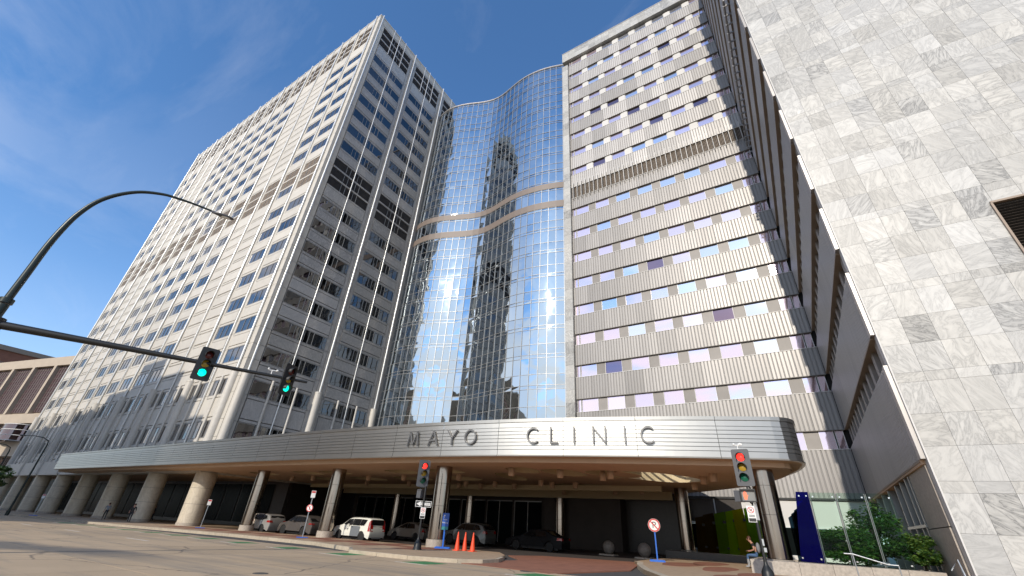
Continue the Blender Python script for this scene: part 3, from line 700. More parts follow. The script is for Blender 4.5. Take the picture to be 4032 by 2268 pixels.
# plant-floor louvre band with deep fins
mb = MB().quad([(X0, YS+.3, 47.0), (X1, YS+.3, 47.0), (X1, YS+.3, 49.5), (X0, YS+.3, 49.5)], 1)
for i in range(160):
    x = X0+.08+(X1-X0-.1)*i/160; mb.box(x, YS+.1, 47.05, x+.05, YS+.28, 49.45, 0)
mobj('plant_louver', mb, ['louver_brown', 'louver_dark'], clinic)
mobj('sill_rail', MB().box(X0, YS-.06, 47.003, X1, YS+.08, 47.06).box(X0, YS-.06, 49.40, X1, YS+.08, 49.46), 'trim_white', clinic)
for i in range(36):
    x = X0+.42+.69*i
    obj('fin', cm(('fin',), lambda: MB().box(-.035, -.42, 46.6, .035, .06, 50.05).mesh('fin', ['infill_white'])), clinic, (x, YS, 0))
# marble frame of the slab: left strip and cornice, each stone a piece
for i in range(50):
    z = 6.6+1.58*i
    if z+1.56 < 84.0: obj('frame_stone', cm(('fs',), lambda: MB().box(-.58, -.45, 0, .58, .6, 1.565).mesh('frame_stone', ['marble_wall'])), clinic, (-21.05, YS, z))
for i in range(19):
    x = -21.63+1.42*i
    obj('frame_stone', cm(('fc',), lambda: MB().box(0, -.45, 0, 1.408, .6, 1.34).mesh('frame_stone', ['marble_wall'])), clinic, (x, YS, 84.0)); obj('frame_stone', cm(('fc',), None), clinic, (x, YS, 85.36))
mobj('cornice_edge', MB().box(-21.7, YS-.5, 86.71, 5.4, YS+.6, 86.9), 'metal_grey', clinic)
# lower storeys of the slab
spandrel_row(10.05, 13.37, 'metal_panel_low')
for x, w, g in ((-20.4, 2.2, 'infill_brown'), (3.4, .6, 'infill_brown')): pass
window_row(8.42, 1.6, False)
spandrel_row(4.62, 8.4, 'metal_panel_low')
# ---- wing wall facing the forecourt (in shade): long ribbed spandrels over deep window strips
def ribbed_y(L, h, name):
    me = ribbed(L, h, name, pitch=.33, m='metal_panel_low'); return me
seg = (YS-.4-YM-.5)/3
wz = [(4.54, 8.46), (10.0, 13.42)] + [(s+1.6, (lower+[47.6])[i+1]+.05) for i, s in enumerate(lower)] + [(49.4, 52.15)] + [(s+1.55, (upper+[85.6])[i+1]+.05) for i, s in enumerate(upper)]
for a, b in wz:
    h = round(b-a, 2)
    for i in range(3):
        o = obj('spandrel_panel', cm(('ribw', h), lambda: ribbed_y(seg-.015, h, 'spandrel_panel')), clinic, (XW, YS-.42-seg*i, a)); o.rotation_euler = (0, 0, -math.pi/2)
    mobj('end_cap', MB().box(XW-.02, YM+.12, a-.02, XW+.42, YM+.54, b+.02), 'metal_grey', clinic)
    mobj('underside_shade', MB().box(XW-.02, YM+.56, a-.1, XW+.44, YS-.42, a-.012), 'louver_brown', clinic)  # same painted underside shade along the wing's spandrels
zs = sorted(wz)
for (a0, b0), (a1, b1) in zip(zs, zs[1:]):
    mb = MB().quad([(XW+.42, YM+.6, b0), (XW+.42, YM+.6, a1), (XW+.42, YS, a1), (XW+.42, YS, b0)], 0)
    for i in range(13):
        y = YM+.8+1.7*i; mb.box(XW+.2, y, b0, XW+.44, y+.55, a1, 1)
    mobj('window_strip', mb, ['glass_brown', 'infill_brown'], clinic)
# window-cleaning rail on brackets
mb = MB().box(XW-.42, YM+2.2, 44.55, XW-.28, YS-1, 44.75)
for i in range(22): mb.box(XW-.5, YM+2.6+.95*i, 44.3, XW+.1, YM+2.7+.95*i, 44.5)
mobj('cleaning_rail', mb, 'metal_grey', clinic)
# ---- marble wall of the wing, stone by stone
colx = [4.76 + .995*i for i in range(36)]
rows_m = []
for k in range(-2, 19):
    t0 = 8.02+4.3*k if k >= 0 else 8.02+4.35*k
    rows_m += [(t0-.42, t0), (t0, t0+1.29), (t0+1.29, t0+2.58), (t0+2.58, t0+(3.88 if k >= 0 else 3.93))]
VX0, VX1, VZ0, VZ1 = 10.62, 13.9, 11.9, 15.5
visible = []
Mi = cam.matrix_world.inverted()
def in_view(x, y, z):
    q = Mi @ Vector((x, y, z)); 
    if q.z > -0.1: return False
    u = -FPX*q.x/q.z/2016; v = -FPX*q.y/q.z/1134; return abs(u) < 1.12 and abs(v) < 1.18
cells = [(x, a, b) for a, b in rows_m for x in colx]
many = MB(); mrnd = []; cnt = 0
for x, a, b in cells:
    if b <= -.4: continue
    if x+.99 > VX0 and x < VX1 and b > VZ0 and a < VZ1:      # stones cut round the vent
        for q0, q1, r0, r1 in ((x+.004, min(x+.99, VX0), a, b), (max(x+.004, VX1), x+.99, a, b), (max(x+.004, VX0), min(x+.99, VX1), max(a, VZ1), b), (max(x+.004, VX0), min(x+.99, VX1), a, min(b, VZ0))):
            if q1-q0 > .03 and r1-r0 > .03: mobj('cut_panel', MB().box(q0, YM, r0+.004, q1, YM+.12, r1-.004), 'marble_wall', clinic)
        continue
    h = round(b-a, 2)
    if cnt < 295 and in_view(x+.5, YM, (a+b)/2):
        cnt += 1
        obj('marble_panel', cm(('mp_', h), lambda: MB().box(.004, 0, .004, .99, .12, h-.004).mesh('marble_panel', ['marble_wall'])), clinic, (x, YM + random.uniform(-.002, .002), a))
    else:
        n0 = len(many.f); many.box(x+.004, YM, a+.004, x+.99, YM+.12, b-.004); mrnd += [random.random()]*6
me = many.mesh('marble_panels', ['marble_many']); att = me.attributes.new('rnd', 'FLOAT', 'FACE'); att.data.foreach_set('value', mrnd)
stuff(obj('marble_panels', me, clinic))
mobj('wing_backing', MB().box(4.78, YM+.121, -.6, 40.6, YM+.44, 86.0), 'granite_joint', clinic)
mobj('edge_trim', MB().box(4.70, YM-.035, -.5, 4.755, YM+.50, 86.2), 'infill_white', clinic)
# wide louvred vent in the marble
mobj('vent_frame', MB().box(VX0-.02, YM-.10, VZ1-.02, VX1, YM+.1, VZ1+.08).box(VX0-.04, YM-.10, VZ0, VX0+.04, YM+.1, VZ1-.03).box(VX0, YM-.1, VZ0-.08, VX1, YM+.1, VZ0), 'band_brown', clinic)
mobj('vent_recess', MB().box(VX0, YM+.10, VZ0, VX1, YM+.118, VZ1), 'dark_void', clinic)
for i in range(24):
    z = VZ0+.06+i*(VZ1-VZ0-.1)/24
    obj('vent_slat', cm(('vs',), lambda: MB().quad([(0, -.07, 0), (VX1-VX0, -.07, 0), (VX1-VX0, .05, .075), (0, .05, .075)]).quad([(0, -.07, 0), (0, .05, .075), (VX1-VX0, .05, .075), (VX1-VX0, -.07, 0)]).mesh('vent_slat', ['band_brown'])), clinic, (VX0, YM, z))
# ---- ground storey of slab and wing
mobj('wing_soffit', MB().box(XW, YM+.5, 4.35, 5.3, YS, 4.53), 'soffit_tan', clinic)
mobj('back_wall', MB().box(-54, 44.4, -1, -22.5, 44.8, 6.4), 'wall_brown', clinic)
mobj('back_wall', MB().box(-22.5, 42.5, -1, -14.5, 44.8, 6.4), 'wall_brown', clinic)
mobj('granite_wall', MB().box(-14.5, 44.2, -.6, -9.2, 44.5, 4.6), 'granite_dark', clinic)
for i in range(8):      # entrance doors deep under the canopy
    x = -53+3.7*i
    d = mobj('entrance_door', MB().quad([(x, 44.33, -.55), (x+3.3, 44.33, -.55), (x+3.3, 44.33, 3.6), (x, 44.33, 3.6)]), 'glass_shop', clinic)
    mobj('door_frame', MB().box(x-.08, 44.26, -.55, x, 44.34, 3.7).box(x+1.6, 44.26, -.55, x+1.68, 44.34, 3.6).box(x, 44.26, 3.6, x+3.3, 44.34, 3.7), 'stainless_dark', d)
for i, (xa, xb) in enumerate(((-9.1, -6.9), (-6.8, -4.6), (-4.5, -2.3), (-2.2, 0.0), (.1, 2.3), (2.4, 4.5))):
    o = mobj('shopfront_pane', MB().quad([(xa, 46.4, .4), (xb, 46.4, .4), (xb, 46.4, 2.35), (xa, 46.4, 2.35)]), 'glass_shop', clinic)
    mobj('shopfront_panel', MB().box(xa, 46.36, 2.5, xb, 46.5, 4.42), 'infill_white' if i > 1 else 'granite_dark', clinic)
    mobj('shopfront_frame', MB().box(xb, 46.28, .2, xb+.1, 46.5, 4.5).box(xa, 46.28, 2.36, xb, 46.5, 2.49).box(xa, 46.28, .1, xb, 46.5, .39), 'trim_white', clinic)
mobj('shopfront_lintel', MB().box(-9.2, 46.2, 4.44, 4.6, 46.62, 4.60), 'black_metal', clinic)
# wing ground floor: dark glass, slender fins, beige stone pier
mobj('stone_pier', MB().box(4.62, YM+.52, -.4, 5.6, YM+4.4, 2.1).box(4.64, YM+.52, 2.14, 5.6, YM+4.4, 4.34), 'granite_grey', clinic)
mobj('shopfront_pane', MB().quad([(5.0, YM+4.5, 0), (5.0, YS, 0), (5.0, YS, 4.3), (5.0, YM+4.5, 4.3)]), 'glass_shop', clinic)
for y in (28.6, 29.6, 31.2, 33.0, 36, 39, 42): mobj('fin', MB().box(4.62, y, 0, 4.98, y+.16, 4.34), 'stainless_dark', clinic)
mobj('cross_rail', MB().box(4.58, 28.4, 2.2, 4.66, 33.3, 2.32), 'stainless_dark', clinic)
# ------------------------------------------------------------------ entrance canopy
FP = [(-93.4, 20.8), (-80, 20.8), (-66, 20.8), (-50, 20.8), (-40, 20.8), (-34, 20.82), (-30, 20.92), (-26, 21.1), (-23, 21.28), (-20, 21.5), (-17.5, 21.78), (-15, 22.12), (-12.5, 22.58), (-10, 23.12), (-8, 23.62), (-6, 24.16), (-4.5, 24.62), (-3, 25.12), (-2, 25.48), (-1, 25.86), (-.2, 26.2), (.25, 26.55), (.5, 27.05), (.58, 27.7), (.5, 28.8), (.25, 30.4), (-.2, 32), (-.8, 33.6), (-1.5, 35.2), (-2.5, 36.9), (-3.7, 38.5), (-5.2, 40.3), (-6.7, 41.9), (-8.3, 43.3), (-11, 45.0), (-14, 46.15)]
ZF0, ZF1 = 4.83, 6.97
canopy = thing('entrance_canopy', 'long curved stainless steel canopy lettered MAYO CLINIC over the drop-off lane', 'canopy', (-30, 24, gz(-30)))
fd = catmull(FP, 6); farc = [0.0]
for a, b in zip(fd, fd[1:]): farc.append(farc[-1]+math.hypot(b[0]-a[0], b[1]-a[1]))
def f_at(s):
    import bisect
    s = max(0, min(s, farc[-1]-1e-6)); i = min(max(bisect.bisect(farc, s)-1, 0), len(fd)-2); t = (s-farc[i])/(farc[i+1]-farc[i]); a, b = fd[i], fd[i+1]
    L = math.hypot(b[0]-a[0], b[1]-a[1]); return (a[0]+(b[0]-a[0])*t, a[1]+(b[1]-a[1])*t), ((b[1]-a[1])/L, -(b[0]-a[0])/L)
def s_of_x(x):
    for i in range(len(fd)-1):
        if fd[i][0] <= x <= fd[i+1][0]: return farc[i]+(farc[i+1]-farc[i])*(x-fd[i][0])/(fd[i+1][0]-fd[i][0])
    return 0
# profile across the fascia: (z, outward)
prof = [(ZF0, -.10), (ZF0, .05), (ZF0+.07, .06), (ZF0+.075, .0), (ZF0+.36, 0.0), (ZF0+.365, -.05), (ZF0+.385, -.05)]
zb = ZF0+.39
for i in range(6):
    prof += [(zb, .015), (zb+.175, .015), (zb+.18, -.05), (zb+.205, -.05)]; zb += .21
prof += [(zb, 0.0), (ZF1-.22, 0.0), (ZF1-.215, -.03), (ZF1-.195, -.03), (ZF1-.19, .05), (ZF1, .06), (ZF1, -.4)]
def fascia_panel(s0, s1, name='fascia_panel'):
    n = max(2, round((s1-s0)/.45)); mb = MB(); k = len(prof)
    for i in range(n+1):
        (x, y), (nx, ny) = f_at(s0+(s1-s0)*i/n)
        for z, o in prof: mb.v.append((x+nx*o, y+ny*o, z))
    for i in range(n):
        for j in range(k-1):
            dark = prof[j][1] <= -.045 and prof[j+1][1] <= -.045
            mb.f.append((i*k+j, (i+1)*k+j, (i+1)*k+j+1, i*k+j+1)); mb.m.append(1 if dark else 0); mb.sm.append(False)
    return mb
s_end = s_of_x(.2)
joints = [s_of_x(x) for x in (-3.0, -6.95, -10.95, -14.97, -19.0, -23.0, -27.0, -31.0, -35.0, -39.1, -43.2)]
js = sorted(joints + [s_of_x(-43.2)-4.15*i for i in range(1, 12)] + [0.0, farc[-1]] + [s_end+.6+4.0*i for i in range(0, 6)])
js = [j for j in js if 0 <= j <= farc[-1]]
js2 = [js[0]]
for j in js[1:]:
    if j-js2[-1] > 1.2: js2.append(j)
for a, b in zip(js2, js2[1:]): mobj('fascia_panel', fascia_panel(a+.012, b-.012), ['stainless', 'stainless_dark'], canopy)
mb = MB(); 
for a in js2:
    (x, y), (nx, ny) = f_at(a); L = math.atan2(-nx, ny) if False else 0
    mb.v += [(x-nx*.06-.03*(-ny), y-ny*.06-.03*nx, ZF0+.02), (x-nx*.06+.03*(-ny), y-ny*.06+.03*nx, ZF0+.02), (x-nx*.06+.03*(-ny), y-ny*.06+.03*nx, ZF1-.05), (x-nx*.06-.03*(-ny), y-ny*.06-.03*nx, ZF1-.05)]
    n = len(mb.v); mb.f.append((n-4, n-3, n-2, n-1)); mb.m.append(0); mb.sm.append(False)
mobj('joint_backing', mb, 'black_metal', canopy)
# roof deck and end wall on the left
inner = [f_at(farc[-1]*i/160) for i in range(161)]
def offs(o): return [(p[0]+n[0]*o, p[1]+n[1]*o) for p, n in inner]
deck = offs(-.12) + [(-14, 48.0), (-21, 48.0), (-54, 48.0), (-54, 34), (-93.2, 34)]
DECK = deck
mobj('end_panel', MB().box(-93.45, 20.86, ZF0, -93.3, 34, ZF1), 'stainless', canopy)
# soffit with sunk coffers: stepped edge band, flat plane with openings, coffer boxes above
ZS = 4.57
edge = offs(-.55)
mb = MB()
for a, b in zip(offs(-.1), offs(-.1)[1:]): pass
o1, o2 = offs(-.02), offs(-.62)
for i in range(160):
    mb.quad([(*o1[i], ZF0+.004), (*o2[i], ZF0+.004), (*o2[i+1], ZF0+.004), (*o1[i+1], ZF0+.004)])
mobj('soffit_border', mb, 'soffit_tan', canopy)
for k in range(0, 160, 8):
    mb = MB()
    for i in range(k, k+8):
        a, b = o2[i], o2[i+1]; mb.quad([(*a, ZF0+.004), (*a, ZS), (*b, ZS), (*b, ZF0+.004)])
    mobj('soffit_edge_band', mb, 'soffit_tan', canopy)
def ell(cx, cy, rx, ry, rot, n=28, p=1.0):
    out = []
    for i in range(n):
        a = 2*math.pi*i/n; x = rx*math.copysign(abs(math.cos(a))**p, math.cos(a)); y = ry*math.copysign(abs(math.sin(a))**p, math.sin(a))
        out.append((cx+x*math.cos(rot)-y*math.sin(rot), cy+x*math.sin(rot)+y*math.cos(rot)))
    return out
COFF = [(-15.7, 26.5, 1.1, 1.5, .2), (-13.3, 28.0, 1.25, 2.0, -.1), (-10.2, 29.0, 1.35, 2.1, -.4), (-7.9, 30.8, 1.9, 3.4, -.55), (-18.9, 30.2, .9, 2.6, .2), (-25.5, 39.0, 3.8, 1.2, 0), (-15.2, 37.4, 3.4, 1.9, .35),
        (-22.5, 26.4, 1.5, 1.3, 0), (-27.0, 26.4, 1.5, 1.3, 0), (-35.5, 26.4, 1.5, 1.3, 0), (-39.5, 26.4, 1.5, 1.3, 0), (-47, 26.4, 1.5, 1.3, 0), (-24.8, 31.2, 1.9, 1.6, 0), (-30.4, 31.2, 1.9, 1.6, 0), (-36.5, 31.2, 1.9, 1.6, 0), (-43, 31.2, 1.9, 1.6, 0), (-36, 38.6, 3.5, 1.2, 0)]
cu = bpy.data.curves.new('soffit_curve', 'CURVE'); cu.dimensions = '2D'; cu.fill_mode = 'BOTH'; cu.extrude = 0.0
def spline(pts):
    sp_ = cu.splines.new('POLY'); sp_.points.add(len(pts)-1); sp_.use_cyclic_u = True
    for q, (x, y) in zip(sp_.points, pts): q.co = (x, y, 0, 1)
spline(o2[::2] + [(-14, 45.6), (-21, 44.3), (-53.0, 44.3), (-53.0, 34), (-92.6, 34)])
for c_ in COFF: spline(ell(*c_, p=.8))
tmp = bpy.data.objects.new('tmp', cu); COL.objects.link(tmp)
dg = bpy.context.evaluated_depsgraph_get(); me = bpy.data.meshes.new_from_object(tmp.evaluated_get(dg)); bpy.data.objects.remove(tmp)
me.materials.clear(); me.materials.append(MATS['soffit_tan'])
for v in me.vertices: v.co.z = ZS
soff = obj('soffit', me, canopy)
cu2 = bpy.data.curves.new('deck_curve', 'CURVE'); cu2.dimensions = '2D'; cu2.fill_mode = 'BOTH'; cu2.extrude = 0.07
for pts_ in (DECK[::1], ell(*COFF[3], p=.8)):
    sp_ = cu2.splines.new('POLY'); sp_.points.add(len(pts_)-1); sp_.use_cyclic_u = True
    for q, (x, y) in zip(sp_.points, pts_): q.co = (x, y, 0, 1)
tmp = bpy.data.objects.new('tmp', cu2); COL.objects.link(tmp)
dg = bpy.context.evaluated_depsgraph_get(); dg.update(); me = bpy.data.meshes.new_from_object(tmp.evaluated_get(dg)); bpy.data.objects.remove(tmp)
me.materials.clear(); me.materials.append(MATS['roof_grey'])
for v in me.vertices: v.co.z += 6.5
obj('roof_deck', me, canopy)
for i in range(9):
    c_ = COFF[3]; a_ = c_[4]; k = -3.0+.75*i; px_, py_ = c_[0]-math.sin(a_)*k, c_[1]+math.cos(a_)*k; hx, hy = math.cos(a_)*2.0, math.sin(a_)*2.0
    mobj('skylight_bar', MB().tube([(px_-hx, py_-hy, 6.5), (px_+hx, py_+hy, 6.5)], .09, 0, 4), 'trim_white', canopy)
for i, c_ in enumerate(COFF):
    e = ell(*c_, p=.8); mb = MB(); n = len(e)
    for j in range(n):
        a, b = e[j], e[(j+1) % n]; zt_ = ZS+.75 if i != 3 else 6.6; mb.quad([(*a, ZS), (*b, ZS), (*b, zt_), (*a, zt_)], 0)
    if i != 3: mb.quad([(x, y, ZS+.75) for x, y in reversed(e)], 0)
    mobj('coffer', mb, 'coffer_cream', soff)
LGT = [(-16.2, 25.8), (-13.1, 26.9), (-10.8, 28.6), (-9.9, 27.6), (-17.6, 32.6), (-17.5, 34.4), (-15.3, 34.2), (-22.9, 28.6), (-26.0, 33.6), (-22.9, 33.8), (-25.7, 35.5), (-21.9, 35.5), (-4.9, 30.5), (-4.1, 29.0), (-6.2, 34.4), (-19.5, 40.9), (-14.1, 40.3), (-11.4, 39.2), (-29.0, 28.6), (-33.5, 28.6), (-37.4, 28.6), (-41.8, 28.6), (-33.4, 33.8), (-39.7, 33.8), (-28.4, 35.6), (-46, 33.8), (-46, 29.0)]
dl = MB().lathe([(.17, -.5), (.20, -.46), (.23, 0.0), (.14, .02), (.12, .6)], 0, 0, 0, 14).mesh('downlight', ['soffit_tan'])
for x, y in LGT: obj('downlight', dl, canopy, (x, y, ZS+.06))
mobj('beam', MB().box(-53, 36.2, 4.15, -9, 36.5, 4.55).box(-53, 41.4, 3.9, -9.5, 41.8, 4.55), 'coffer_cream', canopy)
# columns: brushed steel drums on stone plinths
def column(x, y, r, zt=ZS+.02, base=True, zb=None):
    zg = (gz(x) if zb is None else zb)
    mb = MB(); hts = [zg+.45, zg+2.35, zg+3.7, zt] if base else [zg, zg+2.2, zg+3.4, zt]
    for a, b in zip(hts, hts[1:]): mb.cyl(x, y, a+.008, b-.008, r, 0, 32)
    mb.cyl(x, y, hts[0], zt, r-.02, 1, 24)
    c = mobj('column', mb, ['column_steel', 'black_metal'], canopy)
    mobj('plinth', MB().cyl(x, y, zg-.2, zg+.44, r+.05, 0, 28), 'granite_grey', c)
    return c
for x, y in ((-43.65, 24.45), (-32.3, 24.4), (-20.65, 24.1)): column(x, y, .56)
column(-1.5, 27.6, .56, zb=.08)
for x, y in ((-31.6, 42.0), (-20.4, 41.9), (-43, 42.0)): column(x, y, .5, zb=gz(x, ROAD))
column(-8.0, 38.3, .5)
# lettering
fc = bpy.data.curves.new('font_tmp', 'FONT'); fc.size = 1.27; fc.extrude = .03; fc.bevel_depth = .008; fc.align_x = 'CENTER'
def stroke_letter(ch):
    # thin sans capitals drawn as bars (height 0.92)
    h = .92; w = .088; mb = MB()
    def bar(x0, z0, x1, z1):
        L = math.hypot(x1-x0, z1-z0); ux, uz = (x1-x0)/L, (z1-z0)/L; px, pz = -uz*w/2, ux*w/2
        q = [(x0-px, z0-pz), (x1-px, z1-pz), (x1+px, z1+pz), (x0+px, z0+pz)]; n = len(mb.v)
        mb.v += [(a, -.05, b) for a, b in q] + [(a, .03, b) for a, b in q]
        for f in ((0, 1, 2, 3), (7, 6, 5, 4), (0, 4, 5, 1), (1, 5, 6, 2), (2, 6, 7, 3), (3, 7, 4, 0)): mb.f.append(tuple(n+i for i in f)); mb.m.append(0); mb.sm.append(False)
    def arcp(a0, a1, rx=.43, rz=.46, n=22):
        for i in range(n):
            p = [(rx*math.cos(a0+(a1-a0)*j/n), h/2+rz*math.sin(a0+(a1-a0)*j/n)) for j in (i, i+1.0)]
            q = [((rx-w)*math.cos(a0+(a1-a0)*j/n), h/2+(rz-w)*math.sin(a0+(a1-a0)*j/n)) for j in (i, i+1.0)]
            k = len(mb.v); mb.v += [(a, y, b) for y in (-.05, .03) for a, b in (p[0], p[1], q[1], q[0])]
            for f in ((0, 3, 2, 1), (4, 5, 6, 7), (0, 1, 5, 4), (3, 7, 6, 2), (0, 4, 7, 3), (1, 2, 6, 5)): mb.f.append(tuple(k+i_ for i_ in f)); mb.m.append(0); mb.sm.append(False)
    if ch == 'M': bar(-.44, 0, -.30, h); bar(-.30, h, 0, .08); bar(0, .08, .30, h); bar(.30, h, .44, 0)
    if ch == 'A': bar(-.38, 0, 0, h); bar(.38, 0, 0, h); bar(-.24, .32, .24, .32)
    if ch == 'Y': bar(-.36, h, 0, .42); bar(.36, h, 0, .42); bar(0, .42, 0, 0)
    if ch == 'O': arcp(0, 2*math.pi)
    if ch == 'C': arcp(R(48), R(312))
    if ch == 'L': bar(-.2, 0, -.2, h); bar(-.2, w/2, .24, w/2)
    if ch == 'I': bar(0, 0, 0, h)
    if ch == 'N': bar(-.34, 0, -.34, h); bar(-.34, h-.03, .34, .03); bar(.34, 0, .34, h)
    return mb
for ch, x in (('M', -21.3), ('A', -19.65), ('Y', -18.2), ('O', -16.85), ('C', -12.68), ('L', -11.45), ('I', -10.3), ('N', -8.9), ('I', -7.54), ('C', -6.33)):
    (px, py), (nx, ny) = f_at(s_of_x(x)); o = mobj('letter', stroke_letter(ch), 'letter_steel', canopy, (px+nx*.13, py+ny*.13, 5.5)); o.rotation_euler = (0, 0, math.atan2(nx, -ny))
    o['label'] = 'steel capital letter ' + ch + ' on the canopy fascia'
# ------------------------------------------------------------------ buildings further off
mat('beige_precast', (0.47, 0.395, 0.31), 0.8, nscale=0.5, namt=0.1)
mat('curtain_plum', (0.115, 0.075, 0.075), 0.45, nscale=1.5, namt=0.12)
mat('brick_block', (0.21, 0.10, 0.07), 0.85, nscale=1, namt=0.2)
mat('stone_street', (0.38, 0.33, 0.27), 0.8, nscale=0.6, namt=0.12)
def far_building():
    P1 = Vector((-147.7, 26.0, 0)); u = Vector((-.972, -.236, 0)); ang = math.atan2(u.y, u.x)
    t_ = thing('precast_office_block', 'beige precast block with plum tinted glass bays at the far left', 'building', (-147.7, 26, gz(-147.7)))
    # local frame: x along the front towards the left, y away from the street
    M = Matrix.Translation((P1.x, P1.y, 0)) @ Matrix.Rotation(ang, 4, 'Z') @ Matrix.Scale(-1, 4, (0, 1, 0))
    def pt(name, mb, m, par=None): return mobj(name, mb.xf(M), m, par or t_)
    L = 72; x0 = -3
    pt('wall', MB().box(x0, .5, -2, L, 30, 32.2), 'beige_precast')
    pt('parapet', MB().box(x0-.3, -.5, 30.3, L, 31, 32.6), 'beige_precast')
    for i in range(9):
        x = -3.2+9.1*i
        pt('pillar', MB().box(x-.5, -.55, 18.2, x+.5, .6, 30.28), 'beige_precast')
        if i < 8:
            mb = MB().box(x+.52, .25, 18.7, x+8.58, .49, 30.1)
            for j in range(8): mb.box(x+.6+1.0*j, .14, 18.75, x+.68+1.0*j, .24, 30.0)
            w = pt('glass_bay', mb, 'curtain_plum')
            for j in range(9): pt('spandrel_line', MB().box(x+.55, .16, 19.8+1.2*j, x+8.55, .235, 19.87+1.2*j), 'granite_joint', w)
    for z0, z1 in ((16.0, 18.2), (11.9, 8.7), (4.4, 6.6)): pt('floor_band', MB().box(x0-.2, -.5, min(z0, z1), L, .6, max(z0, z1)), 'beige_precast')
    for z0, z1 in ((12.1, 15.8), (6.8, 8.5)):
        for i in range(17):
            x = -2.6+4.3*i; w = pt('window', MB().box(x, .3, z0, x+3.9, .49, z1), 'glass_brown')
            pt('sill', MB().box(x, .1, z0-.15, x+3.9, .3, z0-.02), 'granite_joint', w)
            for j in range(6): pt('frame_bar', MB().box(x+.65*j, .18, z0, x+.65*j+.06, .29, z1), 'band_brown', w)
    mb = MB(); n = 10
    for i in range(n+1):
        a = math.pi*(1.0-i/n); mb.v += [(5.5+4.0*math.cos(a), -.4-2.2*math.sin(a), 11.95), (5.5+4.0*math.cos(a), -.4-2.2*math.sin(a), 15.5)]
    for i in range(n): mb.f.append((2*i, 2*i+2, 2*i+3, 2*i+1)); mb.m.append(0); mb.sm.append(True)
    w = pt('bow_window', mb, 'glass_brown')
    for z in (11.95, 13.1, 14.3, 15.5):
        pth = [(5.5+4.05*math.cos(math.pi*(1-i/n)), -.4-2.25*math.sin(math.pi*(1-i/n)), z) for i in range(n+1)]
        pt('frame_bar', MB().tube(pth, .09, 0, 6), 'trim_white', w)
far_building()
t_ = thing('brick_block', 'dark red brick block behind the beige offices', 'building', (-205, 22, gz(-205)))
mobj('wall', MB().box(-240, 14, -2, -186, 40, 37.3), 'brick_block', t_); mobj('roof_edge', MB().box(-240.5, 13.5, 37.31, -185.5, 40.5, 38.6), 'granite_joint', t_)
mobj('penthouse', MB().box(-236, 20, 38.61, -210, 34, 41.5), 'granite_joint', t_)
for r_ in range(7):
    for i in range(10): mobj('window', MB().box(-185.99, 15.2+2.4*i, 6+4.3*r_, -185.9, 16.6+2.4*i, 8.4+4.3*r_), 'glass_brown', t_)
# block across the street, behind the viewer's left: its roofline throws the stepped shade on the tower podium
t_ = thing('street_block', 'stone office block across the street with stepped roof and shaded front', 'building', (-98, -30, gz(-98)))
for (xa, xb, h, y1) in ((-150, -107.5, 36.2, -20), (-107.4, -95.2, 37.6, -20.1), (-95.1, -85.6, 40.2, -20.05), (-85.5, -76.8, 44.2, -20.0), (-76.7, -68.2, 41.1, -20.1), (-68.1, -60.3, 36.6, -20), (-60.2, -56.6, 34.0, -20.1)):
    w = mobj('wall', MB().box(xa, -55, -3, xb, y1, h), 'stone_street', t_)
    for r_ in range(int(h/4.2)-1):
        for i in range(int((xb-xa)/2.6)): mobj('window', MB().box(xa+.5+2.6*i, y1, 4+4.2*r_, xa+2.1+2.6*i, y1+.06, 6.4+4.2*r_), 'glass_brown', w)
# ------------------------------------------------------------------ traffic signals
mat('lens_red', (0.35, 0.01, 0.01), 0.3, emit=(1.0, 0.03, 0.02), estr=2.2)
mat('lens_green', (0.0, 0.25, 0.18), 0.3, emit=(0.0, 0.85, 0.55), estr=1.6)
mat('lens_amber_off', (0.42, 0.27, 0.03), 0.2)
mat('lens_green_off', (0.01, 0.12, 0.07), 0.2)
mat('lens_red_off', (0.10, 0.015, 0.012), 0.2)
mat('hand_orange', (0.5, 0.08, 0.02), 0.4, emit=(1.0, 0.20, 0.10), estr=0.9)
mat('screen_grey', (0.22, 0.22, 0.21), 0.35)
mat('sign_white', (0.78, 0.78, 0.76), 0.45); mat('sign_black', (0.015, 0.015, 0.015), 0.5); mat('sign_red', (0.55, 0.03, 0.03), 0.45)
mat('sign_blue', (0.02, 0.09, 0.36), 0.45); mat('sign_teal', (0.03, 0.22, 0.24), 0.5); mat('post_blue', (0.02, 0.13, 0.55), 0.4); mat('galv', (0.40, 0.42, 0.43), 0.4, metal=0.7)
mat('signal_black', (0.018, 0.019, 0.02), 0.5); mat('signal_grey', (0.085, 0.088, 0.095), 0.45)
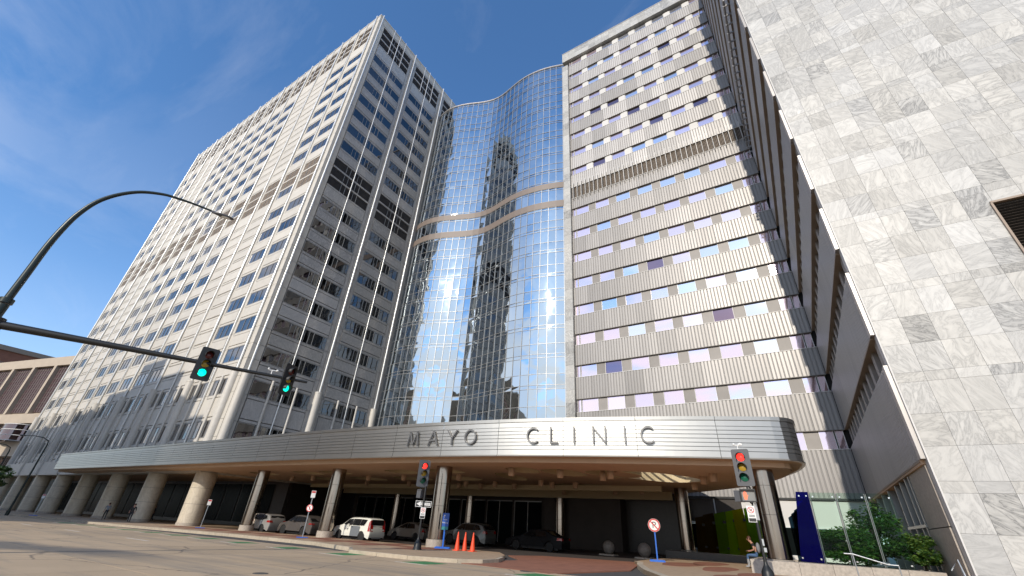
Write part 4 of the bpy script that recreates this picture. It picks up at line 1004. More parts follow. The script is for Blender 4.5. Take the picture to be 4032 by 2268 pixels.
def signal_head(parent, on, back='signal_black', loc=(0, 0, 0), rotz=0.0, local=True, sc=1.0):
    """three-section head; local -y is the face, origin at the middle of the backplate"""
    h = obj('signal_head', MB().box(-.17, -.02, -.54, .17, .20, .54).mesh('signal_head', ['signal_black']), parent, loc, 0, local)
    h.rotation_euler = (0, 0, rotz); h.scale = (sc, sc, sc); WL[h.name] = Vector((0, 0, 0))
    pl = []; w_, h_, r_ = .31, .66, .06
    for cx, cz, a0 in ((w_-r_, -h_+r_, -1.57), (w_-r_, h_-r_, 0), (-w_+r_, h_-r_, 1.57), (-w_+r_, -h_+r_, 3.14)):
        for i in range(4): a = a0+1.57*i/3; pl.append((cx+r_*math.cos(a), cz+r_*math.sin(a)))
    mb = MB(); n = len(pl); mb.v = [(x, -.035, z) for x, z in pl]+[(x, -.02, z) for x, z in pl]
    mb.f = [tuple(range(n)), tuple(range(2*n-1, n-1, -1))]+[(i, n+i, n+(i+1) % n, (i+1) % n) for i in range(n)]; mb.m = [0]*len(mb.f); mb.sm = [False]*len(mb.f)
    obj('backplate', mb.mesh('backplate', [back]), h, (0, 0, 0), 0, True)
    for i, (nm, lit) in enumerate((('lens_red', on == 'r'), ('lens_amber', on == 'y'), ('lens_green', on == 'g'))):
        z = .36-.36*i; mname = {0: 'lens_red' if lit else 'lens_red_off', 1: 'lens_amber_off', 2: 'lens_green' if lit else 'lens_green_off'}[i]
        mb = MB(); ring = []
        for q in range(3):
            for k in range(16):
                a = 2*math.pi*k/16; rr = (.145, .10, .001)[q]; mb.v.append((rr*math.cos(a), (-.05, -.075, -.085)[q], z+rr*math.sin(a)))
        for q in range(2):
            for k in range(16): mb.f.append((q*16+k, q*16+(k+1) % 16, (q+1)*16+(k+1) % 16, (q+1)*16+k)); mb.m.append(0); mb.sm.append(True)
        obj('lens', mb.mesh('lens', [mname]), h, (0, 0, 0), 0, True)
        mb = MB()
        for k in range(13):      # tunnel visor, open below
            a = R(-25)+R(230)*k/12
            mb.v += [(.155*math.cos(a), -.04, z+.155*math.sin(a)), (.155*math.cos(a), -.30+.02*abs(6-k)*.5, z+.155*math.sin(a)-.01), (.148*math.cos(a), -.04, z+.148*math.sin(a)), (.148*math.cos(a), -.30+.02*abs(6-k)*.5, z+.148*math.sin(a)-.01)]
        for k in range(12): b = 4*k; mb.f += [(b, b+1, b+5, b+4), (b+2, b+6, b+7, b+3), (b+1, b+3, b+7, b+5)]; mb.m += [0]*3; mb.sm += [True]*3
        obj('visor', mb.mesh('visor', ['signal_black']), h, (0, 0, 0), 0, True)
    return h
def disc(mb, cx, cz, r0, r1, y, m, n=28):
    for i in range(n):
        a, b = 2*math.pi*i/n, 2*math.pi*(i+1)/n
        mb.quad([(cx+r0*math.cos(a), y, cz+r0*math.sin(a)), (cx+r0*math.cos(b), y, cz+r0*math.sin(b)), (cx+r1*math.cos(b), y, cz+r1*math.sin(b)), (cx+r1*math.cos(a), y, cz+r1*math.sin(a))][::-1], m)
def rrect(mb, x0, z0, x1, z1, y0, y1, m):
    mb.box(x0, y0, z0, x1, y1, z1, m)
def textmesh(name, body, size, m, ext=.001):
    c_ = bpy.data.curves.new(name, 'FONT'); c_.body = body; c_.size = size; c_.align_x = 'CENTER'; c_.align_y = 'CENTER'; c_.extrude = ext
    o_ = bpy.data.objects.new('tmp', c_); COL.objects.link(o_); d_ = bpy.context.evaluated_depsgraph_get(); d_.update()
    me_ = bpy.data.meshes.new_from_object(o_.evaluated_get(d_)); bpy.data.objects.remove(o_)
    me_.transform(Matrix.Rotation(R(90), 4, 'X')); me_.materials.clear(); me_.materials.append(MATS[m]); return me_
def no_symbol(mb, cx, cz, r, y, w=None):
    disc(mb, cx, cz, 0.0, r*.80, y, 1); disc(mb, cx, cz, r*.80, r, y-.001, 2)
    a = R(-45); s_, k_ = math.sin(a), math.cos(a); w = r*.09
    mb.quad([(cx+k_*t1*r*.85-s_*q*w, y-.003, cz+s_*t1*r*.85+k_*q*w) for t1, q in ((-1, -1), (1, -1), (1, 1), (-1, 1))], 2)
face = lambda x, y: math.atan2(-x, y) + math.pi if False else math.atan2(x, -y)   # rotation so that local -y looks back at the viewer
def look(x, y, tx=0, ty=0): return math.atan2(x-tx, -(y-ty)) if False else math.atan2(-(tx-x), (ty-y)) + math.pi
def signal_pole(x, y, label, hz, on, extra):
    t_ = thing('traffic_signal', label, 'traffic signal', (x, y, gz(x)))
    mb = MB().lathe([(.24, 0), (.24, .05), (.21, .08), (.20, .30), (.17, .36), (.11, .46), (.075, .52), (.065, .62)], 0, 0, 0, 8)
    mobj('pole_base', mb, 'black_metal', t_, (0, 0, 0), 0, True); mobj('pole', MB().cyl(0, 0, .5, hz-.60, .06, 0, 12), 'black_metal', t_, (0, 0, 0), 0, True)
    extra(t_); return t_
def one_way(t_, z, rot):
    b = obj('one_way_sign', MB().box(-.46, -.01, -.16, .46, 0, .16).mesh('one_way_sign', ['sign_black']), t_, (0, 0, z), 0, True); b.rotation_euler = (0, 0, rot)
    mb = MB()
    for q in ((-.455, -.155, .455, -.135), (-.455, .135, .455, .155), (-.455, -.135, -.435, .135), (.435, -.135, .455, .135)): mb.box(q[0], -.014, q[1], q[2], -.0105, q[3])
    mb.quad([(-.40, -.0125, 0), (-.17, -.0125, -.125), (-.17, -.0125, .125)]); mb.quad([(-.17, -.0125, -.07), (.39, -.0125, -.07), (.39, -.0125, .07), (-.17, -.0125, .07)])
    obj('arrow', mb.mesh('arrow', ['sign_white']), b, (0, 0, 0), 0, True)
    obj('lettering', textmesh('one_way_text', 'ONE WAY', .125, 'sign_black'), b, (.10, -.0155, 0), 0, True)
def reg_sign(t_, z, rot, x=0.0, w=.30, h=.58, off=-.08):
    b = obj('turn_sign', MB().box(-w/2, off-.01, -h/2, w/2, off, h/2).mesh('turn_sign', ['sign_white']), t_, (x, 0, z), 0, True); b.rotation_euler = (0, 0, rot)
    mb = MB(); no_symbol(mb, 0, h*.24, w*.40, off-.0125); y = off-.0125
    mb.quad([(-w*.44, y, -h*.47), (w*.44, y, -h*.47), (w*.44, y, -h*.26), (-w*.44, y, -h*.26)], 0)
    for k in range(2): mb.quad([(-w*.36, y, -h*(.10+.09*k)), (w*.36, y, -h*(.10+.09*k)), (w*.36, y, -h*(.055+.09*k)), (-w*.36, y, -h*(.055+.09*k))], 0)
    for q in (-.025, .025): mb.quad([(q-.012, y-.001, h*.15), (q+.012, y-.001, h*.15), (q+.012, y-.001, h*.33), (q-.012, y-.001, h*.33)], 0)
    obj('symbol', mb.mesh('symbol', ['sign_black', 'sign_white', 'sign_red']), b, (0, 0, 0), 0, True); return b
x1, y1 = -18.7, 20.35; rot1 = look(x1, y1)
def ex1(t_):
    signal_head(t_, 'r', 'signal_grey', (-.36, 0, 3.90), rot1+.30, True, 1.12)
    mobj('cross_bracket', MB().box(-.42, -.05, 3.1, .05, .05, 3.16).box(-.40, -.03, 2.6, -.34, .03, 3.2), 'black_metal', t_, (0, 0, 0), 0, True)
    bx = obj('pedestrian_head', MB().box(-.18, -.24, -.22, .18, .05, .22).box(-.21, -.32, .18, .21, .0, .225).mesh('pedestrian_head', ['signal_grey']), t_, (-.40, -.05, 2.78), 0, True); bx.rotation_euler = (0, 0, rot1+.9)
    one_way(t_, 2.26, rot1); reg_sign(t_, 1.80, rot1, .04, .28, .56)
signal_pole(x1, y1, 'black signal pole with red light and one way sign before the steel columns', 3.8, 'r', ex1)
x2, y2 = -1.62, 20.5; rot2 = look(x2, y2)
def ex2(t_):
    signal_head(t_, 'r', 'signal_grey', (-.10, 0, 3.84), rot2-.15, True, 1.06)
    p = obj('pedestrian_head', MB().box(-.25, -.02, -.22, .25, .20, .22).box(-.27, -.14, .18, .27, 0, .23).box(-.27, -.14, -.2, -.24, 0, .2).box(.24, -.14, -.2, .27, 0, .2).box(-.27, -.14, -.23, .27, 0, -.19).mesh('pedestrian_head', ['signal_black']), t_, (-.10, -.05, 2.80), 0, True); p.rotation_euler = (0, 0, rot2-.1)
    obj('screen', MB().quad([(-.235, -.03, -.19), (.235, -.03, -.19), (.235, -.03, .18), (-.235, -.03, .18)]).mesh('screen', ['screen_grey']), p, (0, 0, 0), 0, True)
    mb = MB(); y = -.034                      # raised hand symbol: palm, four fingers and thumb
    mb.quad([(-.155, y, -.15), (-.065, y, -.15), (-.045, y, -.02), (-.175, y, -.02)])
    for q, h in ((-.165, .10), (-.13, .145), (-.095, .15), (-.06, .11)): mb.quad([(q-.013, y, -.02), (q+.013, y, -.02), (q+.013, y, h), (q-.013, y, h)])
    mb.quad([(-.055, y, -.09), (-.01, y, .0), (-.005, y, .03), (-.03, y, .02), (-.05, y, -.03)])
    obj('hand_symbol', mb.mesh('hand_symbol', ['hand_orange']), p, (0, 0, 0), 0, True)
    q = obj('side_head', MB().box(-.2, -.1, -.2, .2, .12, .2).mesh('side_head', ['signal_grey']), t_, (-.44, .10, 2.78), 0, True); q.rotation_euler = (0, 0, rot2+1.2)
    mobj('bracket_arm', MB().tube([(0, .05, 2.4), (-.02, .08, 2.5), (-.1, .06, 2.58)], .03).tube([(-.1, .05, 3.0), (-.1, .06, 3.2)], .03).tube([(0, .06, 2.3), (0, .08, 3.1), (-.08, .08, 3.2)], .035), 'black_metal', t_, (0, 0, 0), 0, True)
    b = reg_sign(t_, 2.16, rot2-.1, -.12, .28, .56)
    k = MB().box(-.01, -.16, -.3, 0, .14, .3); s_ = obj('side_sign', k.mesh('side_sign', ['sign_white']), t_, (.07, 0, 2.26), 0, True); s_.rotation_euler = (0, 0, rot2-.35)
    mobj('push_button', MB().box(.05, -.10, .92, .14, .0, 1.06).box(.04, -.11, 1.12, .1, -.03, 1.34), 'galv', t_, (0, 0, 0), 0, True)
    mb = MB().tube([(-.14, 0, 4.5), (-.14, 0, 4.70)], .02).tube([(-.26, 0, 4.70), (-.02, 0, 4.70)], .016).sphere((-.27, 0, 4.74), .05, 0, 8, 6).sphere((-.03, -.02, 4.73), .055, 0, 8, 6).box(-.10, -.05, 4.68, .04, .05, 4.76)
    mobj('detector', mb, 'sign_white', t_, (0, 0, 0), 0, True)
signal_pole(x2, y2, 'black signal pole with red light and lit orange hand beside right-hand column', 3.1, 'r', ex2)
# mast arm with two green lights and a street-light arm on the same post (post just left of the frame)
ux, uy = .4606, .8876; bx_, by_ = -21.81, 1.37
mast = thing('signal_mast', 'dark green mast arm with two green traffic lights and a curved lamp arm', 'traffic signal', (bx_, by_, gz(bx_)))
zr = -gz(bx_)
def mp2(s, z): return (ux*s, uy*s, z+zr)
mobj('post', MB().tube([(0, 0, 0), (0, 0, 5.0+zr), (0, 0, 6.9+zr)], [.20, .16, .15], 0, 14).cyl(0, 0, 6.95+zr, 7.12+zr, .19, 0, 12).cyl(0, 0, 0, .1, .32, 0, 12), 'dark_green_metal', mast, (0, 0, 0), 0, True)
mobj('mast_arm', MB().tube([mp2(.12, 6.2), mp2(3, 6.21), mp2(6.5, 6.2), mp2(10.0, 6.2)], [.145, .115, .08, .055], 0, 12).cyl(ux*.1, uy*.1, 6.0+zr, 6.42+zr, .22, 0, 10), 'black_metal', mast, (0, 0, 0), 0, True)
lam = [(0, 7.0), (0, 8.2), (.0, 9.4), (.06, 10.3), (.17, 11.0), (.42, 11.75), (.85, 12.35), (1.42, 12.8), (2.1, 13.03), (2.6, 13.07), (3.3, 13.05), (4.1, 12.98)]
lam2 = catmull(lam, 5); nl = len(lam2)
mobj('lamp_arm', MB().tube([mp2(s, z) for s, z in lam2], [.115-.075*i/(nl-1) for i in range(nl)], 0, 12), 'dark_green_metal', mast, (0, 0, 0), 0, True)
mb = MB().sphere((0, 0, 0), 1.0, 0, 16, 8, (.42, .15, .075)).box(-.5, -.05, -.03, -.3, .05, .05)
lum = mobj('lamp_head', mb, 'signal_grey', mast, mp2(4.5, 12.93), 0, True); lum.rotation_euler = (0, R(1), math.atan2(uy, ux))
obj('lamp_lens', MB().sphere((.06, 0, -.03), 1.0, 0, 14, 6, (.24, .115, .06)).mesh('lamp_lens', ['sign_white']), lum, (0, 0, 0), 0, True)
rm = look(-19, 7)
signal_head(mast, 'g', 'signal_black', mp2(5.75+.45, 6.17), rm+.12); signal_head(mast, 'g', 'signal_black', mp2(9.05+.18, 6.15), rm+.55)
mobj('camera_sensor', MB().tube([mp2(8.55, 6.25), mp2(8.55, 6.42)], .02).tube([mp2(8.4, 6.42), mp2(8.72, 6.42)], .018).sphere(mp2(8.4, 6.47), .045, 0, 8, 6).sphere(mp2(8.74, 6.44), .05, 0, 8, 6), 'sign_white', mast, (0, 0, 0), 0, True)
# ------------------------------------------------------------------ portable signs, cones
def portable(x, y, z0, label, kind):
    t_ = thing({'nopark': 'no_parking_sign', 'valet': 'valet_sign', 'stop': 'parking_sign', 'small': 'parking_sign'}[kind], label, 'sign', (x, y, z0)); rr = look(x, y)
    if kind == 'nopark':
        mobj('base', MB().box(-.42, -.14, 0, .42, .14, .07).box(-.38, -.11, .07, .38, .11, .10), 'post_blue', t_, (0, 0, 0), rr, True); mobj('post', MB().box(-.035, -.025, .1, .035, .025, 1.75), 'post_blue', t_, (0, 0, 0), rr, True)
        mb = MB(); disc(mb, 0, 1.80, 0, .34, -.05, 1); no_symbol(mb, 0, 1.80, .33, -.054)
        s_ = mobj('disc', MB().lathe([(.34, -.01), (.34, .01)], 0, 0, 0, 32).xf(Matrix.Translation((0, -.038, 1.8)) @ Matrix.Rotation(R(90), 4, 'X')), 'sign_white', t_, (0, 0, 0), rr, True)
        obj('symbol', mb.mesh('symbol', ['sign_black', 'sign_white', 'sign_red']), s_, (0, 0, 0), 0, True)
        obj('lettering', textmesh('p_letter', 'P', .46, 'sign_black'), s_, (0, -.0555, 1.80), 0, True)
    elif kind == 'valet':
        mobj('base', MB().box(-.5, -.18, 0, .5, .18, .06).box(-.44, -.13, .06, .44, .13, .10), 'post_blue', t_, (0, 0, 0), rr, True); mobj('post', MB().box(-.045, -.03, .1, .045, .03, 1.1), 'post_blue', t_, (0, 0, 0), rr, True)
        b = mobj('board', MB().box(-.20, -.04, 1.18, .20, .02, 1.92), 'sign_blue', t_, (0, 0, 0), rr, True)
        mobj('lower_board', MB().box(-.20, -.04, 1.0, .20, .02, 1.175), 'sign_teal', t_, (0, 0, 0), rr, True)
        mb = MB().quad([(-.10, -.045, 1.66), (-.08, -.045, 1.66), (-.08, -.045, 1.80), (-.10, -.045, 1.80)]).quad([(-.14, -.045, 1.76), (-.09, -.045, 1.84), (-.04, -.045, 1.76)])
        obj('arrow', mb.mesh('arrow', ['sign_white']), b, (0, 0, 0), 0, True)
        for k, tx in enumerate(('Valet', 'Parking')): obj('lettering', textmesh('v_text', tx, .115, 'sign_white'), b, (-.02, -.043, 1.56-.17*k), 0, True)
    else:
        mobj('base', MB().box(-.38, -.13, 0, .38, .13, .06), 'post_blue', t_, (0, 0, 0), rr, True)
        H_ = 3.0 if kind == 'stop' else 2.3
        mobj('post', MB().box(-.03, -.02, .05, .03, .02, H_), 'galv', t_, (0, 0, 0), rr, True)
        b = mobj('plate', MB().box(-.15, -.035, H_-.42, .15, -.022, H_+.05), 'sign_white', t_, (0, 0, 0), rr, True)
        mobj('red_header', MB().box(-.13, -.039, H_-.10, .13, -.0355, H_+.02), 'sign_red', b, (0, 0, 0), 0, True)
        if kind == 'stop':
            mb = MB(); disc(mb, 0, 1.9, 0, .24, -.03, 1); no_symbol(mb, 0, 1.9, .235, -.034); mb.quad([(-.03, -.036, 1.78), (.03, -.036, 1.78), (.03, -.036, 2.02), (-.03, -.036, 2.02)], 0)
            mobj('round_plate', mb, ['sign_black', 'sign_white', 'sign_red'], t_, (0, 0, 0), rr-.45, True)
portable(-7.65, 28.2, gz(-7.65), 'round no parking disc on a bright blue post and base', 'nopark')
portable(-19.35, 23.3, gz(-19.3), 'blue valet parking board on a blue stand beside the steel column', 'valet')
portable(-31.0, 21.6, gz(-31), 'tall grey sign post with white plate and round red disc between two columns', 'stop')
portable(-47.6, 22.4, gz(-47.6), 'grey sign post with small white plate beside the sunlit marble column', 'small')
portable(-80.5, 18.4, gz(-80), 'distant thin sign post on a blue base among shaded columns', 'small')
mat('cone_orange', (0.80, 0.075, 0.02), 0.5)
cone_me = MB().box(-.19, -.19, 0, .19, .19, .035).lathe([(.155, .035), (.15, .06), (.03, .94), (.028, .95)], 0, 0, 0, 18).mesh('cone_body', ['cone_orange'])
for x, y, lb in ((-17.75, 22.7, 'tall orange traffic cone, leftmost of three by the valet board'), (-17.62, 23.25, 'tall orange traffic cone, middle and rearmost of the three'), (-16.85, 23.0, 'tall orange traffic cone, rightmost of three nearest the drop-off lane')):
    o = obj('traffic_cone', cone_me, None, (x, y, gz(x)+.0)); tag(o, lb, 'traffic cone', 'cones beside the valet board')
# granite balls
for x, y, lb in ((-12.9, 34.6, 'grey granite ball on a low pad, the smaller farther one'), (-9.95, 33.6, 'grey granite ball on a low pad, the nearer one by the shop windows')):
    t_ = thing('granite_ball', lb, 'bollard', (x, y, gz(x, ROAD)), group='granite balls')
    mobj('pad', MB().box(-.55, -.55, 0, .55, .55, .10), 'granite_grey', t_, (0, 0, 0), 0, True); mobj('ball', MB().sphere((0, 0, .52), .44, 0, 24, 14), 'granite_ball', t_, (0, 0, 0), 0, True)
# ------------------------------------------------------------------ granite planter, coloured glass screens, handrails
XG0, XG1 = -2.62, 4.3
planter = thing('granite_planter', 'low speckled granite planter wall running under the glass screens', 'planter', (1, 27, gz(1)))
def gy(x): return 25.35 + (x-XG0)*.12
xs_ = [XG0, -.7, .55, 1.9, 3.1, XG1]
for a, b in zip(xs_, xs_[1:]):
    mb = MB(); za, zb_ = .52+.006*a, .52+.006*b
    pl = [(a+.006, gy(a)), (b-.006, gy(b)), (b-.006, 26.75), (a+.006, 26.75)]
    mb.prism(pl, -.25, za); mobj('wall_stone', mb, 'granite_grey', planter)
mobj('wall_stone', MB().box(XG0, 26.76, -.25, XG0+.55, 30.2, .50), 'granite_grey', planter)
mobj('wall_stone', MB().box(XG0+.56, 29.7, -.25, XG1+.2, 30.2, .50), 'granite_grey', planter)
mat('soil', (0.05, 0.035, 0.025), 0.95)
mobj('soil', MB().box(XG0+.57, 26.76, -.25, XG1+.2, 29.69, .30), 'soil', planter)
mat('chrome', (0.75, 0.75, 0.74), 0.15, metal=1.0)
# clear and blue screen sheets on the wall
def sheet(name, label, cat_, x0b, x1b, x0t, x1t, y, z0, z1, m, group=None, th=.012):
    o = thing(name, label, cat_, ((x0b+x1b)/2, y, z0), group=group)
    q = [(x0b, z0), (x1b, z0), (x1t, z1), (x0t, z1)]
    mb = MB(); mb.v = [(x, y, z) for x, z in q]+[(x, y+th, z) for x, z in q]
    for f_ in ((0, 1, 2, 3), (7, 6, 5, 4), (0, 4, 5, 1), (1, 5, 6, 2), (2, 6, 7, 3), (3, 7, 4, 0)): mb.f.append(f_); mb.m.append(0); mb.sm.append(False)
    mobj('pane', mb, m, o)
    bt = MB()
    for x, z in ((x0b+.1, z0+.15), (x1b-.1, z0+.15), (x0t+.1, z1-.18), (x1t-.1, z1-.18)): bt.box(x-.03, y-.03, z-.03, x+.03, y+.05, z+.03)
    mobj('clamp', bt, 'chrome', o); return o
sheet('glass_screen', 'deep blue glass screen on the granite wall beside the steel column', 'glass screen', -.62, .30, -.14, .36, 26.6, .53, 3.45, 'glass_blue', 'glass screens on the granite wall')
for i, (a, b, c_, d, lb) in enumerate(((.36, 1.34, .42, 1.40, 'clear glass screen next to the deep blue one'), (1.42, 2.44, 1.48, 2.52, 'clear glass screen in front of the middle of the leafy shrub'), (2.52, 3.47, 2.6, 3.5, 'clear glass screen at the right end, nearest the marble wing'))):
    sheet('glass_screen', lb, 'glass screen', a, b, c_, d, 26.6+.05*(i+1), .53, 3.43, 'glass_clear', 'glass screens on the granite wall')
    t_ = thing('screen_post', 'slim twin steel post ' + ('right of the blue glass screen', 'between the first two clear screens', 'between the last two clear screens')[i], 'post', (a-.04, 26.75, .5), group='posts behind the glass screens')
    mobj('upright', MB().tube([(a-.06, 26.8, .5), (c_-.06, 26.8, 3.4)], .022).tube([(a-.0, 26.86, .5), (c_-.0, 26.86, 3.4)], .022), 'stainless_dark', t_)
# art glass: staggered lime, yellow and moss sheets in the forecourt, teal ones by the column
art = [('glass_red', -8.6, 2.2), ('glass_red', -7.9, 2.3), ('glass_amber', -6.9, 2.3), ('glass_amber', -6.2, 2.5), ('glass_moss', -5.5, 2.6), ('glass_lime', -4.85, 2.75), ('glass_yellow', -4.2, 2.85), ('glass_moss', -3.55, 3.0), ('glass_lime', -2.9, 3.2)]
nmc = {'glass_red': 'dark red', 'glass_amber': 'amber', 'glass_moss': 'moss green', 'glass_lime': 'lime green', 'glass_yellow': 'olive yellow', 'glass_teal': 'dark teal'}
seen = {}
for i, (m_, x, h) in enumerate(art):
    K = 44.6/36.3; X_ = x*K; w_ = .78*K; y = 44.4+.12*(i % 2); h = 1.25+(h-1.25)*K+.25; tl = .10*((i % 3)-1)
    o = thing('art_glass_sheet', '%s art glass sheet, number %s from the left in the tilted row' % (nmc[m_], ('one', 'two', 'three', 'four', 'five', 'six', 'seven', 'eight', 'nine')[i]), 'glass screen', (X_, y, gz(X_)), group='coloured art glass sheets')
    q = [(X_-.05, 0.15), (X_+w_-.08, .15), (X_+w_-.12+tl, h+.15), (X_+.02+tl, h-.05)]
    mb = MB(); mb.v = [(a, y+.28*((a-X_)/.7), z) for a, z in q]+[(a, y+.015+.28*((a-X_)/.7), z) for a, z in q]
    for f_ in ((0, 1, 2, 3), (7, 6, 5, 4), (0, 4, 5, 1), (1, 5, 6, 2), (2, 6, 7, 3), (3, 7, 4, 0)): mb.f.append(f_); mb.m.append(0); mb.sm.append(False)
    mobj('pane', mb, m_, o); mobj('clamp', MB().box(X_+.62, y-.05, h*.76, X_+.84, y+.36, h*.76+.2).box(X_+.62, y-.05, .5, X_+.8, y+.36, .64), 'black_metal', o)
for i in range(5):
    x = -.75+.17*i; h = 2.7+.15*i; y = 28.9-.35*i
    o = thing('art_glass_sheet', 'dark teal glass sheet, %s of five stepping up to the blue screen' % ('lowest', 'second', 'third', 'fourth', 'tallest')[i], 'glass screen', (x, y, .5), group='teal glass sheets')
    q = [(x-.02, .5), (x+.42, .5), (x+.44, h), (x-.02, h-.3)]
    mb = MB(); mb.v = [(a, y-.5*(a-x), z) for a, z in q]+[(a, y+.015-.5*(a-x), z) for a, z in q]
    for f_ in ((0, 1, 2, 3), (7, 6, 5, 4), (0, 4, 5, 1), (1, 5, 6, 2), (2, 6, 7, 3), (3, 7, 4, 0)): mb.f.append(f_); mb.m.append(0); mb.sm.append(False)
    mobj('pane', mb, 'glass_teal', o)
# dark plinth wall below the art glass
lw = mobj('plinth_wall', MB().box(-9.0, 35.4, -.4, -2.0, 37.4, .33), 'granite_dark', None); tag(lw, 'low black granite plinth under the coloured art glass', 'wall')
# hedge-dark planting behind the art glass
def leafcloud(name, cx, cy, cz, rx, ry, rz, n, size, m, seed, parent, shape=None):
    rg_ = random.Random(seed); mb = MB()
    cl_ = [(rg_.uniform(-.75, .75), rg_.uniform(-.75, .75), rg_.uniform(-.8, .8), rg_.uniform(.22, .48)) for _ in range(34)]
    for i in range(n):
        a = rg_.choice(cl_)
        while True:
            u = Vector((rg_.gauss(0, 1), rg_.gauss(0, 1), rg_.gauss(0, .6)))
            if u.length < 2.2: break
        p = Vector((a[0], a[1], a[2])) + u*a[3]*.5
        if p.length > 1.15: p *= 1.0/p.length
        p = Vector((cx+p.x*rx, cy+p.y*ry, cz+p.z*rz))
        s = size*rg_.uniform(.6, 1.3); e = Matrix.Rotation(rg_.uniform(0, 6.28), 3, 'Z') @ Matrix.Rotation(rg_.gauss(0, .55), 3, 'X') @ Matrix.Rotation(rg_.gauss(0, .4), 3, 'Y')
        q = [e @ Vector(v) for v in ((-.5*s, 0, 0), (0, -.28*s, .02*s), (.6*s, 0, -.08*s), (0, .28*s, .02*s))]
        mb.quad([tuple(p+v) for v in q], 0 if rg_.random() < .6 else 1)
    return mobj(name, mb, m, parent)
def leafmat(name, c):
    m_ = mat(name, c, 0.55, nscale=4, namt=.3); t__ = m_.node_tree; b__ = t__.nodes['Principled BSDF']
    b__.inputs['Subsurface Weight'].default_value = 0.0
    tr_ = N(t__, 'ShaderNodeBsdfTranslucent'); tr_.inputs[0].default_value = (c[0]*1.3, c[1]*1.4, c[2]*.7, 1); mx_ = N(t__, 'ShaderNodeMixShader'); mx_.inputs[0].default_value = .35
    o_ = t__.nodes['Material Output']; lk(t__, b__.outputs[0], mx_.inputs[1]); lk(t__, tr_.outputs[0], mx_.inputs[2]); lk(t__, mx_.outputs[0], o_.inputs[0])
leafmat('leaf_a', (0.055, 0.14, 0.028)); leafmat('leaf_b', (0.12, 0.20, 0.035)); leafmat('leaf_shade_a', (0.02, 0.05, 0.015)); leafmat('leaf_shade_b', (0.035, 0.075, 0.02))  # last two darker: the street tree's shade put into the leaf colour
mat('bark', (0.09, 0.065, 0.045), 0.9, bump=.4, bscale=20)
def tree(name, label, x, y, z, trunk, crowns, seed, group=None, mats_=('leaf_a', 'leaf_b'), cat_='tree', leaf=.16):
    t_ = thing(name, label, cat_, (x, y, z), group=group); mb = MB(); rg_ = random.Random(seed)
    mb.tube([(x, y, z), (x+.03, y, z+trunk*.5), (x-.05, y+.03, z+trunk)], [trunk*.05+.02, trunk*.04+.015, trunk*.03+.01], 0, 8)
    for (cx, cy, cz, rx, ry, rz, n) in crowns:
        for k in range(4):
            e = (cx+rg_.uniform(-.6, .6)*rx, cy+rg_.uniform(-.6, .6)*ry, cz+rg_.uniform(-.3, .6)*rz)
            mb.tube([(x-.05, y+.03, z+trunk*rg_.uniform(.6, 1)), ((x+e[0])/2, (y+e[1])/2, (z+trunk+e[2])/2+.1), e], [.03, .02, .008], 0, 5)
    mobj('trunk', mb, 'bark', t_)
    for i, (cx, cy, cz, rx, ry, rz, n) in enumerate(crowns): leafcloud('crown', cx, cy, cz, rx, ry, rz, n, leaf, list(mats_), seed*10+i, t_)
    return t_
tree('planter_shrub', 'bushy green maple shrub behind the clear glass screens', 1.9, 28.0, .3, 1.1, [(1.45, 27.9, 1.30, 1.15, .9, .80, 4200), (2.70, 28.0, 1.95, 1.15, .9, 1.20, 6200)], 4, cat_='shrub', leaf=.15)
tree('planter_shrub', 'lighter yellow green shrub right of the glass screens', 3.95, 27.9, .3, .9, [(3.95, 27.6, 1.35, .62, .8, .72, 2800)], 5, mats_=('leaf_b', 'leaf_a'), cat_='shrub', leaf=.14)
tree('street_tree', 'shaded leafy street tree cut off by the left edge', -57.0, 9.6, gz(-57, ROAD), 2.2, [(-56.2, 9.1, 2.55, 1.6, 1.25, .85, 3000)], 6, mats_=('leaf_shade_a', 'leaf_shade_b'), leaf=.26)
# handrails at the steps
for nm, pts, lb in (('handrail', [(1.0, 24.0, 1.0), (1.28, 24.0, 1.0), (2.33, 24.0, .72), (2.62, 24.0, .72)], 'bent steel handrail in front of the granite wall'), ('handrail', [(4.0, 23.4, .70), (4.28, 23.4, 1.05), (4.3, 23.2, .3)], 'short steel handrail at the foot of the marble wing')):
    t_ = thing(nm, lb, 'handrail', (pts[0][0], pts[0][1], gz(pts[0][0])))
    mobj('rail', MB().tube(pts, .026, 0, 8), 'galv', t_)
    for q in ((pts[1], pts[-1]) if len(pts) == 4 else (pts[1],)): mobj('baluster', MB().tube([(q[0], q[1], gz(q[0])-.15), q], .022, 0, 8), 'galv', t_)
# ------------------------------------------------------------------ street lamps far left
def lamp(x, y, h, dirx, diry, label):
    t_ = thing('street_lamp', label, 'street lamp', (x, y, gz(x)), group='street lamps down the road')
    mobj('post', MB().tube([(0, 0, 0), (0, 0, h*.5), (0, 0, h-.6)], [.11, .09, .07], 0, 8).cyl(0, 0, 0, .5, .17, 0, 8), 'dark_green_metal', t_, (0, 0, 0), 0, True)
    mobj('arm', MB().tube([(0, 0, h-.6), (dirx*.1, diry*.1, h-.15), (dirx*.6, diry*.6, h+.12), (dirx*1.4, diry*1.4, h+.2), (dirx*2.1, diry*2.1, h+.12)], [.06, .055, .05, .04, .035], 0, 8), 'dark_green_metal', t_, (0, 0, 0), 0, True)
    mobj('lamp_head', MB().sphere((dirx*2.35, diry*2.35, h+.1), 1, 0, 10, 6, (.3, .3, .09)), 'signal_grey', t_, (0, 0, 0), 0, True)
lamp(-75.0, 15.0, 8.0, -.2, -.98, 'curved dark street lamp in front of the shaded tower columns'); lamp(-90.0, 14.75, 7.9, -.2, -.98, 'farthest curved street lamp at the left edge of the picture')
